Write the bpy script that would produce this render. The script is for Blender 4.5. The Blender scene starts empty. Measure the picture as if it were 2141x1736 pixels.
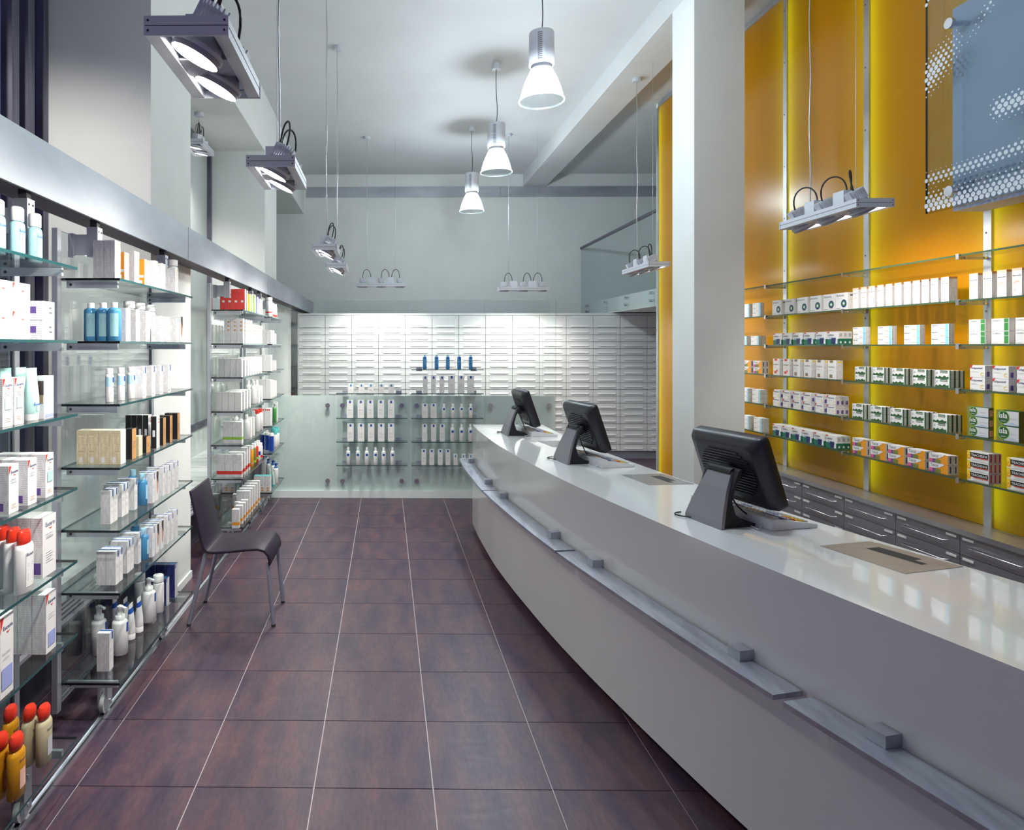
import bpy, bmesh, math, random
from mathutils import Vector, Matrix
random.seed(7)
sc = bpy.context.scene
COL = sc.collection
R = math.radians
# ------------------------------------------------------------------ camera
# the photograph: 2141 x 1736, focal length 1389 px, optical axis at pixel (790, 724)
F_PX, CX, CY, CAM_H, YAW = 1389.0, 790.0, 724.0, 1.6685, 0.0125
cam_d = bpy.data.cameras.new('camera')
cam_d.sensor_width = 36.0
cam_d.lens = F_PX / 2141 * 36.0
cam_d.shift_x = (1070.5 - CX) / 2141
cam_d.shift_y = -(868.0 - CY) / 2141
cam_d.clip_start = 0.05
cam = bpy.data.objects.new('camera', cam_d)
cam.location = (0, 0, CAM_H)
cam.rotation_euler = (math.pi / 2, 0, YAW)
COL.objects.link(cam)
sc.camera = cam
# ------------------------------------------------------------------ world, exposure
W = bpy.data.worlds.new('dusk'); sc.world = W; W.use_nodes = True
W.node_tree.nodes['Background'].inputs[0].default_value = (0.23, 0.20, 0.43, 1)
W.node_tree.nodes['Background'].inputs[1].default_value = 0.40
vs = sc.view_settings
vs.view_transform = 'Standard'; vs.look = 'None'; vs.gamma = 1.0; vs.use_curve_mapping = False
vs.exposure = 0.42
SPOT_W, CONE_W, TUBE_W = 46.0, 80.0, 0.80          # watts of the lamps, used in their builders
sc.cycles.max_bounces = 10; sc.cycles.transparent_max_bounces = 32
sc.cycles.diffuse_bounces = 5; sc.cycles.glossy_bounces = 5
sc.cycles.sample_clamp_indirect = 6.0
sc.cycles.caustics_reflective = False; sc.cycles.caustics_refractive = False

# ------------------------------------------------------------------ pixel -> place
_c, _s = math.cos(YAW), math.sin(YAW)
def ray(px, py):
    x = (px - CX) / F_PX; z = -(py - CY) / F_PX
    return x * _c - _s, x * _s + _c, z
def on_z(px, py, z):
    r = ray(px, py); t = (z - CAM_H) / r[2]; return r[0] * t, r[1] * t
def y_at(px, X):
    r = ray(px, 700); return r[1] * X / r[0]
def x_at(px, Y):
    r = ray(px, 700); return r[0] * Y / r[1]

# ------------------------------------------------------------------ materials
MATS = {}
def mat(name, col, rough=0.5, metal=0.0, emit=0.0, ecol=None, coat=0.0, spec=0.5):
    if name in MATS: return MATS[name]
    m = bpy.data.materials.new(name); m.use_nodes = True
    b = m.node_tree.nodes['Principled BSDF']
    b.inputs['Base Color'].default_value = (*col, 1)
    b.inputs['Roughness'].default_value = rough
    b.inputs['Metallic'].default_value = metal
    b.inputs['Coat Weight'].default_value = coat
    b.inputs['Specular IOR Level'].default_value = spec
    if emit:
        b.inputs['Emission Color'].default_value = (*(ecol or col), 1)
        b.inputs['Emission Strength'].default_value = emit
    MATS[name] = m
    return m
def nodes(m):
    return m.node_tree.nodes, m.node_tree.links, m.node_tree.nodes['Principled BSDF']
def ramp(N, stops):
    r = N.new('ShaderNodeValToRGB'); e = r.color_ramp.elements
    while len(e) < len(stops): e.new(0.5)
    for k, (p, c) in enumerate(stops):
        e[k].position = p; e[k].color = (*c, 1)
    return r
def noisy(m, a, b, scale=6.0, stretch=(1, 1, 1), detail=4, rough=None, bump=0.0, rnd=False):
    """two-tone procedural grain on a principled material"""
    N, L, P = nodes(m)
    tc = N.new('ShaderNodeTexCoord'); mp = N.new('ShaderNodeMapping'); mp.inputs['Scale'].default_value = stretch
    nz = N.new('ShaderNodeTexNoise'); nz.inputs['Scale'].default_value = scale; nz.inputs['Detail'].default_value = detail
    L.new(tc.outputs['Object'], mp.inputs['Vector'])
    if rnd:
        oi = N.new('ShaderNodeObjectInfo'); ml = N.new('ShaderNodeVectorMath'); ml.operation = 'SCALE'; ml.inputs['Scale'].default_value = 37.0
        cb = N.new('ShaderNodeCombineXYZ')
        L.new(oi.outputs['Random'], cb.inputs[0]); L.new(oi.outputs['Random'], cb.inputs[1])
        L.new(cb.outputs[0], ml.inputs[0]); L.new(ml.outputs[0], mp.inputs['Location'])
    L.new(mp.outputs[0], nz.inputs['Vector'])
    r = ramp(N, [(0.32, a), (0.68, b)])
    L.new(nz.outputs['Fac'], r.inputs[0]); L.new(r.outputs[0], P.inputs['Base Color'])
    if rough:
        mr = N.new('ShaderNodeMapRange'); mr.inputs[3].default_value = rough[0]; mr.inputs[4].default_value = rough[1]
        L.new(nz.outputs['Fac'], mr.inputs[0]); L.new(mr.outputs[0], P.inputs['Roughness'])
    if bump:
        bp = N.new('ShaderNodeBump'); bp.inputs['Strength'].default_value = bump; bp.inputs['Distance'].default_value = 0.002
        L.new(nz.outputs['Fac'], bp.inputs['Height']); L.new(bp.outputs[0], P.inputs['Normal'])
    return m
def schlick(N, L, f0=.04):
    lw = N.new('ShaderNodeLayerWeight'); lw.inputs[0].default_value = .5
    pw = N.new('ShaderNodeMath'); pw.operation = 'POWER'; pw.inputs[1].default_value = 5.0
    L.new(lw.outputs['Facing'], pw.inputs[0])
    ma = N.new('ShaderNodeMath'); ma.operation = 'MULTIPLY_ADD'; ma.inputs[1].default_value = 1 - f0; ma.inputs[2].default_value = f0
    L.new(pw.outputs[0], ma.inputs[0]); return ma
def glass(name, tint, refl=1.0, rough=0.0, haze=0.0, hazecol=(0.8, 0.9, 0.9)):
    """sheet glass: tinted see-through with a Fresnel mirror layer"""
    if name in MATS: return MATS[name]
    m = bpy.data.materials.new(name); m.use_nodes = True
    N, L = m.node_tree.nodes, m.node_tree.links
    N.remove(N['Principled BSDF'])
    tr = N.new('ShaderNodeBsdfTransparent'); tr.inputs[0].default_value = (*tint, 1)
    gl = N.new('ShaderNodeBsdfGlossy'); gl.inputs['Roughness'].default_value = rough
    fr = schlick(N, L)
    ml = N.new('ShaderNodeMath'); ml.operation = 'MULTIPLY'; ml.inputs[1].default_value = refl; ml.use_clamp = True
    mx = N.new('ShaderNodeMixShader')
    L.new(fr.outputs[0], ml.inputs[0]); L.new(ml.outputs[0], mx.inputs[0])
    base = tr
    if haze:
        df = N.new('ShaderNodeBsdfDiffuse'); df.inputs[0].default_value = (*hazecol, 1)
        m2 = N.new('ShaderNodeMixShader'); m2.inputs[0].default_value = haze
        L.new(tr.outputs[0], m2.inputs[1]); L.new(df.outputs[0], m2.inputs[2]); base = m2
    L.new(base.outputs[0], mx.inputs[1]); L.new(gl.outputs[0], mx.inputs[2])
    L.new(mx.outputs[0], N['Material Output'].inputs[0])
    MATS[name] = m
    return m

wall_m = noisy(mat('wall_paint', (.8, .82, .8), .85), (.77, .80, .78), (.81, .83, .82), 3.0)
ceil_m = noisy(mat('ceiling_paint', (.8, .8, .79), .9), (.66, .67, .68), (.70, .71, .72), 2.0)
grout_m = mat('grout', (.52, .48, .50), .9)
alu_m = noisy(mat('brushed_aluminium', (.5, .53, .58), .38, .85), (.42, .44, .50), (.66, .69, .74), 2.2, (1, 1, 1), 6, (.30, .48))
band_m = noisy(mat('zinc_sheet', (.5, .53, .58), .42, .35), (.36, .38, .43), (.52, .55, .60), 1.6, (1, 1, 2.5), 8, (.36, .55))
ledge_m = noisy(mat('ledge_aluminium', (.5, .53, .58), .35, .75), (.40, .42, .50), (.56, .59, .66), 7, (6, 1, 1), 5, (.30, .45))
steel_m = noisy(mat('cabinet_steel', (.36, .36, .40), .36, .7), (.30, .30, .34), (.40, .40, .44), 4, (1, 1, 25), 4, (.28, .42))
plate_m = noisy(mat('plate_steel', (.5, .48, .47), .3, .75), (.40, .39, .41), (.48, .47, .49), 12, (1, 9, 1), 3)
chrome_m = mat('chrome', (.70, .70, .74), .24, 1.0)
dark_m = mat('dark_gap', (.03, .03, .035), .7)
soffit_m = mat('soffit_brown', (.16, .13, .15), .7)
greycover_m = mat('lamp_grey', (.60, .62, .68), .42, .1)
greyin_m = mat('lamp_grey_inner', (.40, .40, .47), .5, .1)
cable_m = mat('black_cable', (.015, .015, .018), .5)
wire_m = mat('steel_wire', (.5, .5, .52), .35, .8)
lens_m = mat('lamp_lens', (1, 1, 1), .5, emit=18, ecol=(1, .96, .90))
bulb_m = mat('lamp_bulb', (1, 1, 1), .5, emit=22, ecol=(.93, .98, 1))
white_m = mat('white_lacquer', (.87, .88, .89), .14, coat=.6)
drawer_m = mat('white_drawer', (.82, .83, .83), .38)
seam_m = mat('drawer_seam', (.12, .10, .11), .8)
board_m = noisy(mat('pale_board', (.8, .88, .86), .6), (.79, .86, .84), (.83, .89, .87), 3)
yellowgap_m = mat('panel_backing', (.8, .8, .75), .8)
G_shelf = glass('shelf_glass', (.93, .975, .965), 1.0)
G_back = glass('back_glass', (.93, .97, .965), 1.5)
G_front = glass('partition_glass', (.955, .982, .978), 1.0)
G_win = glass('window_glass', (.75, .80, .85), 1.0)
G_pane = glass('balustrade_glass', (.93, .965, .965), 1.0)
G_dot = glass('dotted_glass', (.86, .92, .92), 1.0)
edge_m = mat('glass_edge', (.018, .075, .08), .08)
edgedark_m = mat('glass_end', (.008, .011, .014), .12)
edgegreen_m = mat('glass_edge_green', (.055, .10, .055), .12)
black_m = mat('black_plastic', (.018, .018, .026), .38)
black2_m = mat('black_plastic_inner', (.012, .012, .015), .6)
grey_m = mat('grey_stand', (.24, .24, .27), .35, .3)
kb_m = mat('keyboard_shell', (.74, .75, .76), .5)
key_m = mat('key_grey', (.45, .46, .50), .5)
keyy_m = mat('key_yellow', (.75, .52, .06), .5)
keyb_m = mat('key_blue', (.04, .08, .35), .5)
keyr_m = mat('key_red', (.65, .10, .03), .5)
keyw_m = mat('key_white', (.75, .76, .76), .5)
chair_m = mat('chair_polymer', (.019, .012, .026), .5, spec=.3)
leg_m = mat('chair_leg', (.34, .36, .44), .4, .5)
rubber_m = mat('rubber', (.03, .03, .03), .8)
frame_m = noisy(mat('window_frame', (.13, .13, .19), .45, .4), (.09, .085, .12), (.16, .16, .22), 3, (1, 14, 1), 2)
winrefl_m = mat('window_reflection', (.50, .55, .55), .6)  # opaque grey painted in for the white room mirrored in the glass
rail_m = mat('handrail', (.14, .13, .16), .35, .5)
cork_m = mat('worktop_steel', (.45, .42, .40), .33, .75)
frost_m = mat('dot_print', (.72, .76, .82), .6)
parapet_m = mat('parapet_paint', (.36, .38, .55), .5)
leaf_m = mat('leaf_green', (.06, .16, .04), .6)
grille_m = mat('grille', (.30, .28, .33), .5, .3)
base_m = mat('dark_base', (.10, .085, .11), .7)
wheel_m = mat('wheel_white', (.60, .60, .60), .4)

# floor tile: streaky purple-brown stoneware
tile_m = mat('stoneware', (.12, .09, .10), .4)
def _tile():
    N, L, P = nodes(tile_m)
    tc = N.new('ShaderNodeTexCoord'); oi = N.new('ShaderNodeObjectInfo')
    cb = N.new('ShaderNodeCombineXYZ'); sc_ = N.new('ShaderNodeVectorMath'); sc_.operation = 'SCALE'; sc_.inputs['Scale'].default_value = 53.0
    L.new(oi.outputs['Random'], cb.inputs[0]); L.new(oi.outputs['Random'], cb.inputs[1]); L.new(cb.outputs[0], sc_.inputs[0])
    def nz(scale, stretch, detail):
        mp = N.new('ShaderNodeMapping'); mp.inputs['Scale'].default_value = stretch
        ad = N.new('ShaderNodeVectorMath'); ad.operation = 'ADD'
        L.new(tc.outputs['Object'], mp.inputs[0]); L.new(mp.outputs[0], ad.inputs[0]); L.new(sc_.outputs[0], ad.inputs[1])
        n = N.new('ShaderNodeTexNoise'); n.inputs['Scale'].default_value = scale; n.inputs['Detail'].default_value = detail
        L.new(ad.outputs[0], n.inputs['Vector']); return n
    a = nz(3.0, (3.5, .9, 1), 3); b = nz(26, (3, .8, 1), 5); c = nz(9, (1, 4, 1), 6)
    r1 = ramp(N, [(.30, (.044, .031, .058)), (.50, (.080, .048, .071)), (.72, (.125, .066, .074))])
    L.new(a.outputs['Fac'], r1.inputs[0])
    r2 = ramp(N, [(.35, (.72, .74, .80)), (.62, (1.06, 1.0, .98))])
    L.new(b.outputs['Fac'], r2.inputs[0])
    mx = N.new('ShaderNodeMix'); mx.data_type = 'RGBA'; mx.blend_type = 'MULTIPLY'; mx.inputs[0].default_value = 1
    L.new(r1.outputs[0], mx.inputs[6]); L.new(r2.outputs[0], mx.inputs[7]); L.new(mx.outputs[2], P.inputs['Base Color'])
    mr = N.new('ShaderNodeMapRange'); mr.inputs[3].default_value = .30; mr.inputs[4].default_value = .46
    L.new(c.outputs['Fac'], mr.inputs[0]); L.new(mr.outputs[0], P.inputs['Roughness'])
_tile()
# amber translucent wall panel
amber_m = bpy.data.materials.new('amber_panel'); amber_m.use_nodes = True
def _amber():
    N, L = amber_m.node_tree.nodes, amber_m.node_tree.links
    N.remove(N['Principled BSDF'])
    d = N.new('ShaderNodeBsdfDiffuse'); d.inputs[0].default_value = (.56, .205, .005, 1)
    t = N.new('ShaderNodeBsdfTranslucent'); t.inputs[0].default_value = (.78, .60, .02, 1)
    a = N.new('ShaderNodeMixShader'); a.inputs[0].default_value = .40
    g = N.new('ShaderNodeBsdfGlossy'); g.inputs['Roughness'].default_value = .22
    lw = schlick(N, L)
    b = N.new('ShaderNodeMixShader')
    L.new(d.outputs[0], a.inputs[1]); L.new(t.outputs[0], a.inputs[2])
    L.new(lw.outputs[0], b.inputs[0]); L.new(a.outputs[0], b.inputs[1]); L.new(g.outputs[0], b.inputs[2])
    L.new(b.outputs[0], N['Material Output'].inputs[0])
_amber()
# prismatic lamp shade
shade_m = bpy.data.materials.new('prismatic_shade'); shade_m.use_nodes = True
def _shade():
    N, L = shade_m.node_tree.nodes, shade_m.node_tree.links
    N.remove(N['Principled BSDF'])
    tp = N.new('ShaderNodeBsdfTransparent'); tp.inputs[0].default_value = (.9, .95, .97, 1)
    t = N.new('ShaderNodeBsdfTranslucent'); t.inputs[0].default_value = (.85, .93, .97, 1)
    a = N.new('ShaderNodeMixShader'); a.inputs[0].default_value = .14
    g = N.new('ShaderNodeBsdfGlossy'); g.inputs['Roughness'].default_value = .1
    lw = schlick(N, L)
    b = N.new('ShaderNodeMixShader')
    L.new(tp.outputs[0], a.inputs[1]); L.new(t.outputs[0], a.inputs[2])
    L.new(lw.outputs[0], b.inputs[0]); L.new(a.outputs[0], b.inputs[1]); L.new(g.outputs[0], b.inputs[2])
    L.new(b.outputs[0], N['Material Output'].inputs[0])
_shade()
# carton side with small print: grey lines of text
def print_side(name, base, ink):
    m = mat(name, base, .5); N, L, P = nodes(m)
    tc = N.new('ShaderNodeTexCoord'); sp = N.new('ShaderNodeSeparateXYZ'); L.new(tc.outputs['Object'], sp.inputs[0])
    w = N.new('ShaderNodeMath'); w.operation = 'MULTIPLY'; w.inputs[1].default_value = 2 * math.pi / .0062
    s = N.new('ShaderNodeMath'); s.operation = 'SINE'; L.new(sp.outputs[2], w.inputs[0]); L.new(w.outputs[0], s.inputs[0])
    g = N.new('ShaderNodeMath'); g.operation = 'GREATER_THAN'; g.inputs[1].default_value = .25; L.new(s.outputs[0], g.inputs[0])
    nz = N.new('ShaderNodeTexNoise'); nz.inputs['Scale'].default_value = 1.0; nz.inputs['Detail'].default_value = 2
    mp = N.new('ShaderNodeMapping'); mp.inputs['Scale'].default_value = (90, 90, 28); L.new(tc.outputs['Object'], mp.inputs[0]); L.new(mp.outputs[0], nz.inputs['Vector'])
    g2 = N.new('ShaderNodeMath'); g2.operation = 'GREATER_THAN'; g2.inputs[1].default_value = .46; L.new(nz.outputs['Fac'], g2.inputs[0])
    ml = N.new('ShaderNodeMath'); ml.operation = 'MULTIPLY'; L.new(g.outputs[0], ml.inputs[0]); L.new(g2.outputs[0], ml.inputs[1])
    mx = N.new('ShaderNodeMix'); mx.data_type = 'RGBA'; mx.inputs[6].default_value = (*base, 1); mx.inputs[7].default_value = (*ink, 1)
    L.new(ml.outputs[0], mx.inputs[0]); L.new(mx.outputs[2], P.inputs['Base Color'])
    return m
side_w = print_side('carton_side_print', (.79, .79, .79), (.56, .56, .60))
side_red = print_side('carton_side_red', (.62, .05, .04), (.48, .03, .03))
side_cream = print_side('carton_side_cream', (.74, .66, .45), (.50, .42, .24))
side_navy = print_side('carton_side_navy', (.015, .02, .12), (.04, .06, .22))
def C(name, col, rough=.45): return mat('p_' + name, col, rough)
C('white', (.82, .81, .80)); C('navy', (.01, .02, .13)); C('blue', (.012, .08, .42)); C('red', (.70, .03, .02)); C('ink', (.10, .10, .14))
C('grey', (.45, .46, .50)); C('lgrey', (.62, .63, .65)); C('orange', (.85, .33, .02)); C('green', (.05, .30, .06)); C('lime', (.30, .55, .05)); C('dgreen', (.02, .10, .03))
C('sky', (.25, .62, .80)); C('yellow', (.88, .62, .04)); C('cream', (.76, .70, .52)); C('black', (.012, .012, .014)); C('copper', (.62, .33, .12))
C('pink', (.78, .12, .28)); C('purple', (.14, .08, .32)); C('teal', (.10, .50, .50)); C('mint', (.45, .70, .66)); C('lav', (.35, .40, .75)); C('peach', (.90, .55, .42))
C('skin', (.55, .30, .22)); C('hair', (.05, .03, .03)); C('brown', (.28, .20, .12)); C('olive', (.20, .22, .05)); C('steelblue', (.45, .52, .62)); C('bottlegreen', (.01, .16, .10))
C('capred', (.78, .045, .02), .25); C('plastic', (.84, .84, .83), .28); C('lightblue', (.42, .68, .84), .3); C('skyb', (.06, .28, .58), .2); C('midblue', (.015, .06, .40), .2)
def P(n): return MATS['p_' + n]
mat('p_liq_aqua', (.42, .74, .80), .12); mat('p_liq_blue', (.09, .33, .60), .12); mat('p_liq_amber', (.80, .36, .02), .1); mat('p_liq_pale', (.72, .66, .42), .1)
for k in ('liq_aqua', 'liq_blue', 'liq_amber', 'liq_pale'):
    b = MATS['p_' + k].node_tree.nodes['Principled BSDF']; b.inputs['Transmission Weight'].default_value = .25; b.inputs['IOR'].default_value = 1.3

# ------------------------------------------------------------------ mesh builder
_txt = {}
def text_geo(s):
    if s in _txt: return _txt[s]
    cu = bpy.data.curves.new('t', 'FONT'); cu.body = s; cu.size = 1.0; cu.resolution_u = 2; cu.offset = .012; cu.fill_mode = 'FRONT'
    o = bpy.data.objects.new('t', cu); COL.objects.link(o)
    dg = bpy.context.evaluated_depsgraph_get(); dg.update()
    me = o.evaluated_get(dg).to_mesh()
    vs_ = [(v.co.x, v.co.y) for v in me.vertices]; fs = [tuple(p.vertices) for p in me.polygons]
    o.evaluated_get(dg).to_mesh_clear()
    bpy.data.objects.remove(o); bpy.data.curves.remove(cu)
    x0 = min(v[0] for v in vs_); x1 = max(v[0] for v in vs_); y0 = min(v[1] for v in vs_); y1 = max(v[1] for v in vs_)
    vs_ = [(v[0] - x0, v[1] - y0) for v in vs_]
    _txt[s] = (vs_, fs, x1 - x0, y1 - y0)
    return _txt[s]

class MB:
    def __init__(s): s.v = []; s.f = []; s.m = []; s.sm = []; s.mats = []
    def mi(s, m):
        if m not in s.mats: s.mats.append(m)
        return s.mats.index(m)
    def add(s, vs_, fs, m, smooth=False):
        o = len(s.v); s.v += [tuple(v) for v in vs_]
        ms = m if isinstance(m, list) else [m] * len(fs)
        for f, k in zip(fs, ms):
            s.f.append(tuple(i + o for i in f)); s.m.append(s.mi(k)); s.sm.append(smooth)
        return s
    def box(s, x0, x1, y0, y1, z0, z1, m, **kw):
        """kw: px nx py ny pz nz give a face its own material"""
        if x0 > x1: x0, x1 = x1, x0
        if y0 > y1: y0, y1 = y1, y0
        v = [(x0, y0, z0), (x1, y0, z0), (x1, y1, z0), (x0, y1, z0), (x0, y0, z1), (x1, y0, z1), (x1, y1, z1), (x0, y1, z1)]
        f = [(0, 3, 2, 1), (4, 5, 6, 7), (0, 1, 5, 4), (2, 3, 7, 6), (1, 2, 6, 5), (3, 0, 4, 7)]
        return s.add(v, f, [kw.get(k, m) for k in ('nz', 'pz', 'ny', 'py', 'px', 'nx')])
    def quad(s, a, b, c, d, m): return s.add([a, b, c, d], [(0, 1, 2, 3)], m)
    def prism(s, pts, h0, h1, m, axis='z', capm=None):
        """closed polygon (list of 2D) extruded along an axis"""
        n = len(pts)
        def p3(p, h): return {'z': (p[0], p[1], h), 'y': (p[0], h, p[1]), 'x': (h, p[0], p[1])}[axis]
        v = [p3(p, h0) for p in pts] + [p3(p, h1) for p in pts]
        f = [(i, (i + 1) % n, (i + 1) % n + n, i + n) for i in range(n)]
        cm = capm or m
        return s.add(v, f + [tuple(range(n - 1, -1, -1)), tuple(range(n, 2 * n))], [m] * n + [cm, cm])
    def loft(s, rings, m, seg=18, caps=True, smooth=True, cx=0, cy=0):
        """rings: (rx, ry, z[, dx, dy])"""
        v = []; f = []
        for r in rings:
            dx, dy = (r[3], r[4]) if len(r) > 3 else (0, 0)
            for k in range(seg):
                a = 2 * math.pi * k / seg
                v.append((cx + dx + r[0] * math.cos(a), cy + dy + r[1] * math.sin(a), r[2]))
        for i in range(len(rings) - 1):
            for k in range(seg):
                k2 = (k + 1) % seg
                f.append((i * seg + k, i * seg + k2, (i + 1) * seg + k2, (i + 1) * seg + k))
        s.add(v, f, m, smooth)
        if caps:
            n = len(rings) - 1
            s.add(v[:seg], [tuple(range(seg - 1, -1, -1))], m); s.add(v[n * seg:], [tuple(range(seg))], m)
        return s
    def cyl(s, p0, p1, r, m, seg=12, r1=None, caps=True, smooth=True):
        p0, p1 = Vector(p0), Vector(p1); d = p1 - p0; q = d.to_track_quat('Z', 'Y'); r1 = r if r1 is None else r1
        v = []
        for p, rr in ((p0, r), (p1, r1)):
            for k in range(seg):
                a = 2 * math.pi * k / seg
                v.append(tuple(p + q @ Vector((rr * math.cos(a), rr * math.sin(a), 0))))
        f = [(k, (k + 1) % seg, (k + 1) % seg + seg, k + seg) for k in range(seg)]
        s.add(v, f, m, smooth)
        if caps: s.add(v, [tuple(range(seg - 1, -1, -1)), tuple(range(seg, 2 * seg))], m)
        return s
    def tube(s, pts, r, m, seg=6):
        pts = [Vector(p) for p in pts]; v = []; f = []
        for i, p in enumerate(pts):
            d = (pts[min(i + 1, len(pts) - 1)] - pts[max(i - 1, 0)]).normalized()
            up = Vector((0, 0, 1)) if abs(d.z) < .95 else Vector((1, 0, 0))
            a = d.cross(up).normalized(); b = d.cross(a).normalized()
            for k in range(seg):
                t = 2 * math.pi * k / seg
                v.append(tuple(p + a * (r * math.cos(t)) + b * (r * math.sin(t))))
        for i in range(len(pts) - 1):
            for k in range(seg):
                k2 = (k + 1) % seg
                f.append((i * seg + k, i * seg + k2, (i + 1) * seg + k2, (i + 1) * seg + k))
        s.add(v, f, m, True)
        n = (len(pts) - 1) * seg
        return s.add(v, [tuple(range(seg - 1, -1, -1)), tuple(range(n, n + seg))], m)
    def text(s, t, fn, width, height, m):
        vs_, fs, w, h = text_geo(t)
        k = min(width / w, height / h)
        return s.add([fn(x * k, y * k) for x, y in vs_], fs, m)
    def mesh(s, name):
        me = bpy.data.meshes.new(name); me.from_pydata(s.v, [], s.f); me.update()
        for m in s.mats: me.materials.append(m)
        me.polygons.foreach_set('material_index', s.m); me.polygons.foreach_set('use_smooth', s.sm)
        me.update()
        return me
    def build(s, name, parent=None, loc=(0, 0, 0), rz=0.0): return obj(name, s.mesh(name), parent, loc, rz)
def obj(name, me, parent=None, loc=(0, 0, 0), rz=0.0):
    o = bpy.data.objects.new(name, me); COL.objects.link(o)
    o.location = loc; o.rotation_euler = (0, 0, rz)
    if parent: o.parent = parent
    return o
def empty(name, loc=(0, 0, 0), rz=0.0):
    o = bpy.data.objects.new(name, None); o.empty_display_size = .05; COL.objects.link(o)
    o.location = loc; o.rotation_euler = (0, 0, rz); return o
def tag(o, label, cat, group=None):
    o['label'] = label; o['category'] = cat
    if group: o['group'] = group
    return o
def struct(o): o['kind'] = 'structure'; return o
def bez(p0, p1, p2, p3, n=10):
    out = []
    for i in range(n + 1):
        t = i / n; a = (1 - t) ** 3; b = 3 * t * (1 - t) ** 2; c = 3 * t * t * (1 - t); d = t ** 3
        out.append(tuple(a * p0[k] + b * p1[k] + c * p2[k] + d * p3[k] for k in range(3)))
    return out
# ================================================================== THE ROOM
Y0, YW, ZC = -1.3, 11.4, 4.615          # front line, back wall, ceiling height
XW, XWIN, XY, XR = -1.412, -2.06, 3.30, 6.2   # left wall face, window plane, yellow wall, far right wall
# floor: grout bed with stoneware tiles as pieces
fl = struct(MB().box(-2.3, 6.4, Y0, YW + .2, -.06, -.004, grout_m).build('floor'))
tm = MB()
g = .0023
tm.box(-.225 + g, .225 - g, -.225 + g, .225 - g, -.006, 0, tile_m)
tile_me = tm.mesh('tile')
cols = [-.948 - .45 * 2 + .45 * k for k in range(14)]
rows = [2.505 + .225 + .45 * k for k in range(-3, 17)]
for y in rows:
    for x in cols:
        if x > 2.2 and y < 7.0: continue
        if x < -1.7 and y > 3.2: continue
        obj('tile', tile_me, fl, (x, y, 0))
bm_ = MB()                                   # tiles outside the picture
for y in [2.505 + .225 + .45 * k for k in range(-8, 20)]:
    for x in [-.948 - .45 * 2 + .45 * k for k in range(17)]:
        if y > YW or any(abs(x - a) < .01 for a in cols) and any(abs(y - b) < .01 for b in rows) and not ((x > 2.2 and y < 7.0) or (x < -1.7 and y > 3.2)): continue
        bm_.box(x - .223, x + .223, y - .223, y + .223, -.006, 0, tile_m)
o = bm_.build('tile_field', fl); o['kind'] = 'stuff'

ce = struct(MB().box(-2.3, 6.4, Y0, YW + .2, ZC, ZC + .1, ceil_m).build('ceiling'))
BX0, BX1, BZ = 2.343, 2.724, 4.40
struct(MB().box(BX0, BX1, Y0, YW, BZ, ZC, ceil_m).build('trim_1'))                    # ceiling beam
wb = struct(MB().box(-2.3, 6.4, YW, YW + .15, 0, ZC, wall_m).build('wall_back'))
bnd = MB()
bnd.box(-1.36, 6.19, YW - .02, YW, 4.222, 4.40, band_m)
for x in (.15, 1.95): bnd.box(x, x + .004, YW - .0215, YW, 4.222, 4.40, seam_m)
bnd.build('band', wb)
# left wall: piers, header above, sill wall below
wl = struct(MB().box(XWIN - .1, XW, Y0, YW, 3.94, ZC, wall_m).build('wall_left'))
for a, b in ((-.40, 1.03), (3.97, 4.78), (7.72, 8.53)):
    MB().box(XWIN - .1, XW, a, b, 0, 3.94, wall_m).build('pier', wl)
    MB().box(XW, XW + .012, a, b, 0, .05, wall_m).build('skirting', wl)
for k, (a, b) in enumerate(((1.03, 3.97), (4.78, 7.72), (8.53, YW))):
    s = MB(); s.box(XWIN - .1, XWIN, a, b, 0, .77, wall_m); s.build('sill_wall', wl)
    s = MB(); s.box(XWIN, -1.60, a, b, .40, .49, drawer_m); s.build('ledge', wl)
    s = MB(); s.box(XWIN, -1.65, a, b, 0, .40, base_m); s.build('convector_case', wl)
    s = MB(); s.box(-1.65, -1.47, a, b, .385, .40, grille_m)
    for q in range(5): s.box(-1.62 + q * .028, -1.61 + q * .028, a + .02, b - .02, .40, .4015, dark_m)
    s.build('grille', wl)
    # window with frame and pane
    w = MB(); z0, z1 = .77, 3.94
    w.box(XWIN - .06, XWIN + .03, a, a + .06, z0, z1, frame_m); w.box(XWIN - .06, XWIN + .03, b - .06, b, z0, z1, frame_m)
    w.box(XWIN - .06, XWIN + .03, a + .06, b - .06, z0, z0 + .06, frame_m); w.box(XWIN - .06, XWIN + .03, a + .06, b - .06, z1 - .07, z1, frame_m)
    m_ = (a + b) / 2
    w.box(XWIN - .06, XWIN + .02, m_ - .05, m_ + .05, z0 + .06, z1 - .07, frame_m)
    wo = struct(w.build('window_%d' % (k + 1)))
    for p, q in ((a + .06, m_ - .05), (m_ + .05, b - .06)):
        pm = G_win if k == 0 else winrefl_m
        MB().box(XWIN - .02, XWIN - .012, p, q, z0 + .06, z1 - .07, pm).build('pane', wo)
    if k == 0:
        for y in (3.40, 3.58, 3.74): MB().box(XWIN - .012, XWIN + .05, y - .035, y + .035, z0, z1 - .07, frame_m).build('mullion', wo)
MB().box(XW - .03, XW - .002, 8.53, 9.86, 0, 2.2, wall_m).build('infill_panel', wl)
# zinc fascia with the dark soffit behind it, over the glass shelving
tr = struct(MB().box(-1.262, -1.25, Y0 + .05, YW - .001, 2.215, 2.42, band_m).build('trim_2'))
MB().box(-1.408, -1.262, Y0 + .05, YW - .001, 2.225, 2.41, soffit_m).build('fascia_core', tr)
for y in (4.18, 7.0, 9.2): MB().box(-1.2497, -1.2492, y, y + .004, 2.215, 2.42, seam_m).build('joint', tr)
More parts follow.
